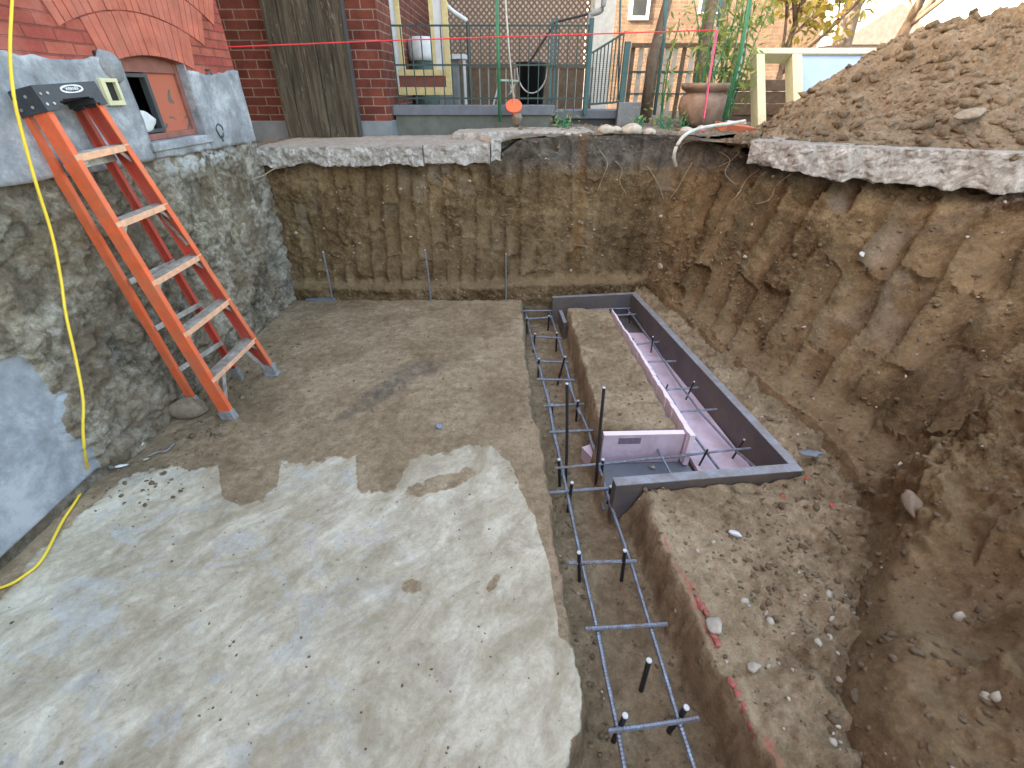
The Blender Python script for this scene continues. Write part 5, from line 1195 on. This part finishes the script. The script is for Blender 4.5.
# terracotta piece + white hose
p = PY(738, 121, 4.95); tp = thing('clay_trough', (p.x, 4.95, 1.4), 'small red clay trough with a pale rim beside the hose', 'planter')
MB().quadbox([(p.x - .13, 4.9, 1.38), (p.x + .12, 4.9, 1.38), (p.x + .14, 5.15, 1.38), (p.x - .12, 5.15, 1.38), (p.x - .11, 4.88, 1.47), (p.x + .16, 4.88, 1.44), (p.x + .18, 5.17, 1.45), (p.x - .13, 5.17, 1.48)]).build('body', TERRA2, tp, bevel=.006)
MB().tube([(p.x - .02, 5.14, 1.478), (p.x + .17, 5.16, 1.462)], .010, 8).build('rim', OFFWHITE, tp)
hp = [PY(676, 166, 4.42), PY(674, 158, 4.38), PY(676, 148, 4.38), PY(683, 137, 4.42), PY(695, 130, 4.55), PY(712, 126, 4.65), PY(728, 124, 4.7), PY(745, 121, 4.75)]
o = MB().tube(smoothpath(hp, 8), .0145, 10).build('white_hose', HOSE, None, True, base=hp[-1]); tag(o, 'dirty white hose curving over the rim of the pit', 'hose')
# roots hanging from the rim corner
for i, r_ in enumerate((((718, 152), (727, 160), (726, 172), (735, 182)), ((742, 140), (738, 152), (728, 160), (716, 164)), ((600, 150), (606, 162), (602, 178), (598, 190)), ((648, 165), (655, 175), (660, 190), (663, 196)), ((757, 168), (745, 176), (738, 190), (728, 200)), ((790, 172), (775, 182), (768, 196), (755, 205)), ((690, 160), (684, 176), (676, 188), (668, 196)), ((616, 160), (622, 170), (620, 180), (626, 192)), ((250, 180), (262, 176), (272, 170), (282, 166)))):
    pts_ = [bankpt(*q) + Vector((0, -.03, 0)) if q[0] > 290 else PX(q[0], q[1], -1.95) for q in r_]
    o = MB().tube(smoothpath(pts_, 5), .0035, 5).build('root', ROOT, None, True, base=pts_[0]); tag(o, ['thin root beside the lower end of the white hose', 'forked thin root just right of the white hose end', 'thin root left of the rusty stripe in the back bank', 'thin root hanging midway between rusty stripe and hose', 'thin root below the left end of the right concrete slab', 'thin root under the right concrete slab edge, furthest right', 'thin root running down left from the hose end', 'thin root right of the rusty stripe in the back bank', 'thin root by the corner of the rubble foundation'][i], 'root', 'roots hanging from the bank')
# cream frame box with blue panel
YX = 5.88; YB0 = 5.45; LN = R(35); bx_ = thing('framed_panel', (PY(790, 100, YX).x, YB0, 1.5), 'leaning cream frame with an open left bay and pale blue panel behind the pile', 'frame')
q0, q1, q2 = PY(756, 48, YX), PY(792, 48, YX), PY(885, 48, YX); zt4 = 1.5 + (q0.z - 1.5) / math.cos(LN); x3 = q2.x
MB().box(q0.x, q0.x + .085, YB0, YB0 + .14, 1.42, zt4 - .061).build('stile', CREAM2, bx_, bevel=.003); MB().box(q1.x, q1.x + .10, YB0 + .002, YB0 + .14, 1.42, zt4 - .061).build('stile', CREAM2, bx_, bevel=.003); MB().box(x3 - .06, x3, YB0 + .002, YB0 + .14, 1.42, zt4 - .061).build('stile', CREAM2, bx_)
MB().box(q0.x - .01, x3, YB0 - .003, YB0 + .145, zt4 - .06, zt4).build('top_rail', CREAM2, bx_, bevel=.003); MB().box(q1.x + .101, x3 - .061, YB0 + .03, YB0 + .06, 1.42, zt4 - .061).build('blue_panel', BLUEP, bx_)
bx_.rotation_euler.x = -LN

# ------------------------------------------------------------------ plants
def leaves(n, fn, size, m, name, parent, seed=0, asp=3.0):
    rg = np.random.default_rng(seed); vs = np.zeros((n, 4, 3)); c = fn(rg, n)
    d = rg.normal(size=(n, 3)); d[:, 2] -= .4; d /= np.linalg.norm(d, axis=1)[:, None]; e2 = np.cross(d, rg.normal(size=(n, 3))); e2 /= np.linalg.norm(e2, axis=1)[:, None]
    s_ = size * rg.uniform(.6, 1.4, (n, 1)); vs[:, 0] = c; vs[:, 1] = c + d * s_ * .5 + e2 * s_ / asp / 2; vs[:, 2] = c + d * s_; vs[:, 3] = c + d * s_ * .5 - e2 * s_ / asp / 2
    return link(name, vs.reshape(-1, 3), np.arange(n * 4).reshape(n, 4), m, parent)
def stalk_plant(base, height, spread, nst, nl, m, name, label, seed, lsize=.12, z0=.15, cat='plant'):
    rg = np.random.default_rng(seed); base = Vector(base); t = thing(name, base, label, cat); mb = MB(); C_ = []
    for i in range(nst):
        a = rg.uniform(0, 6.28); r_ = spread * rg.random() ** .5; tip = base + Vector((r_ * math.cos(a), r_ * math.sin(a) * .6, height * rg.uniform(.7, 1)))
        b0 = base + Vector((r_ * math.cos(a), r_ * math.sin(a), 0)) * .25; midp = b0.lerp(tip, .5) + Vector((rg.uniform(-.06, .06), 0, .03)); path = smoothpath([b0, midp, tip], 6)
        mb.tube(path, [.011 - .008 * k_ / len(path) for k_ in range(len(path))], 5); C_ += [p for p in path if p.z > base.z + height * z0]
    mb.build('stem', GPOLE if m is LEAF else BARK, t); C_ = np.array([p[:] for p in C_])
    leaves(nl, lambda rg, n: C_[rg.integers(0, len(C_), n)] + rg.normal(size=(n, 3)) * .05, lsize, m, 'foliage', t, seed + 1, 4.5); return t
p = PY(722, 121, 5.75); stalk_plant((p.x, 5.75, 1.4), 1.25, .28, 7, 380, LEAF, 'bamboo_plant', 'tall leafy green bamboo clump around the leaning stake right of the urn', 1, .12)
p = PY(700, 90, 5.6); stalk_plant((p.x, 5.6, 1.7), .85, .30, 7, 260, LEAF, 'potted_plant', 'green leafy plant growing out of the urn', 3, .10, 0.0)
p = PY(660, 121, 5.9); stalk_plant((p.x, 5.9, 1.4), 1.1, .10, 2, 60, LEAF, 'climbing_vine', 'sparse yellow green vine on the teal stake', 5, .10, .1)
p = PY(636, 128, 5.3)
for i, u_ in enumerate((563, 640, 672, 692)):
    p = PY(u_, 126, 5.2); stalk_plant((p.x, 5.2 + .1 * i, 1.39), .12 + .03 * (i % 2), .10, 6, 50, LEAF, 'weed', ['small weed at the right end of the coping wall', 'small weed in front of the gate block', 'weed just left of the urn', 'weed at the foot of the urn'][i], 10 + i, .05, .1)
def tree(name, base, h, r_, label, seed, crown_c=None, crown_r=(1, 1, 1), nl=1500, m=LEAFY, ls=.16, lean=(0, 0)):
    rg = random.Random(seed); base = Vector(base); t = thing(name, base, label, 'tree'); mb = MB(); tips = []
    def br(p, d, L0, r0, lv):
        pts_ = [p]; q = p
        for k_ in range(5): d = (d + Vector((rg.uniform(-.12, .12), rg.uniform(-.12, .12), rg.uniform(-.03, .08)))).normalized(); q = q + d * L0 / 5; pts_.append(q)
        mb.tube(pts_, [r0 * (1 - .45 * k_ / 5) for k_ in range(6)], 7)
        if lv >= 3: tips.extend(pts_[2:]); return
        for k_ in range(4 if lv else 5):
            o_ = pts_[rg.choice((2, 3, 4, 5))]; dd_ = (d + Vector((rg.uniform(-1, 1), rg.uniform(-1, 1), rg.uniform(-.2, .6))) * .8).normalized(); br(o_, dd_, L0 * rg.uniform(.5, .75), r0 * .5, lv + 1)
    br(base, Vector((lean[0], lean[1], 1)).normalized(), h * .5, r_, 0)
    mb.build('trunk', BARK, t, True); T_ = np.array([p[:] for p in tips])
    if nl: leaves(nl, lambda g_, n: T_[g_.integers(0, len(T_), n)] + g_.normal(size=(n, 3)) * .14, ls, m, 'crown', t, seed, 2.2)
    return t
p = PY(829, 90, 10); tree('broadleaf_tree', (p.x, 10, 1.3), 5.2, .20, 'large bare branched tree trunk rising above the blue panel', 2, nl=500, ls=.12)
p = PY(866, 90, 11); tree('broadleaf_tree', (p.x, 11, 1.3), 4.8, .12, 'slim leaning tree right of the large bare trunk', 4, nl=250, ls=.12, lean=(.25, 0))
p = PY(775, 90, 9); tree('broadleaf_tree', (p.x, 9, 1.3), 3.2, .06, 'small yellow leaved tree left of the large trunk', 6, nl=2600, ls=.13)
p = PY(648, 90, 6.6); o = MB().tube([(p.x, 6.6, 1.35), PY(652, 60, 6.6), PY(668, 0, 6.6), PY(672, -40, 6.6)], [.07, .06, .05, .045], 9).build('tree_trunk', BARK, None, True, base=(p.x, 6.6, 1.35)); tag(o, 'dark slim bare trunk standing behind the teal stake', 'tree')
p = PY(700, 90, 6.9); o = MB().tube([(p.x, 6.9, 1.35), PY(702, 50, 6.9), PY(712, 0, 6.9), PY(716, -40, 6.9)], [.08, .07, .06, .05], 9).build('tree_trunk', BARK, None, True, base=(p.x, 6.9, 1.35)); tag(o, 'dark bare trunk rising behind the urn', 'tree')
# far houses
def gable(name, x0, x1, y, zw, zr, wallm, roofm, label, depth=7):
    t = thing(name, ((x0 + x1) / 2, y, 1.28), label, 'house'); MB().box(x0, x1, y, y + depth, 1.2, zw).build('wall', wallm, t); xm = (x0 + x1) / 2; mb = MB()
    mb.v = [(x0 - .3, y - .3, zw), (x1 + .3, y - .3, zw), (xm, y - .3, zr), (x0 - .3, y + depth, zw), (x1 + .3, y + depth, zw), (xm, y + depth, zr)]; mb.f = [[0, 1, 2], [3, 5, 4], [0, 2, 5, 3], [1, 4, 5, 2], [0, 3, 4, 1]]
    r_ = mb.build('roof', roofm, t); return t
ROOF = simple('weathered_roof', (.20, .17, .15), .9, var=.2, scale=6, bump=.4); SID = simple('white_siding', (.62, .60, .56), .7, var=.08)
a, b = PY(752, 30, 22), PY(822, 34, 22); t = gable('far_house', a.x - 1, b.x, 22, PY(800, 36, 22).z, PY(780, 8, 22).z, SID, simple('pink_roof', (.42, .30, .27), .9), 'distant white sided house left of the large trunk')
a, b = PY(838, 50, 26), PY(925, 50, 26); gable('far_house', a.x, b.x, 26, PY(850, 45, 26).z, PY(880, 3, 26).z, simple('grey_siding', (.35, .32, .29), .8), ROOF, 'distant house with a broad grey brown roof above the dirt pile')
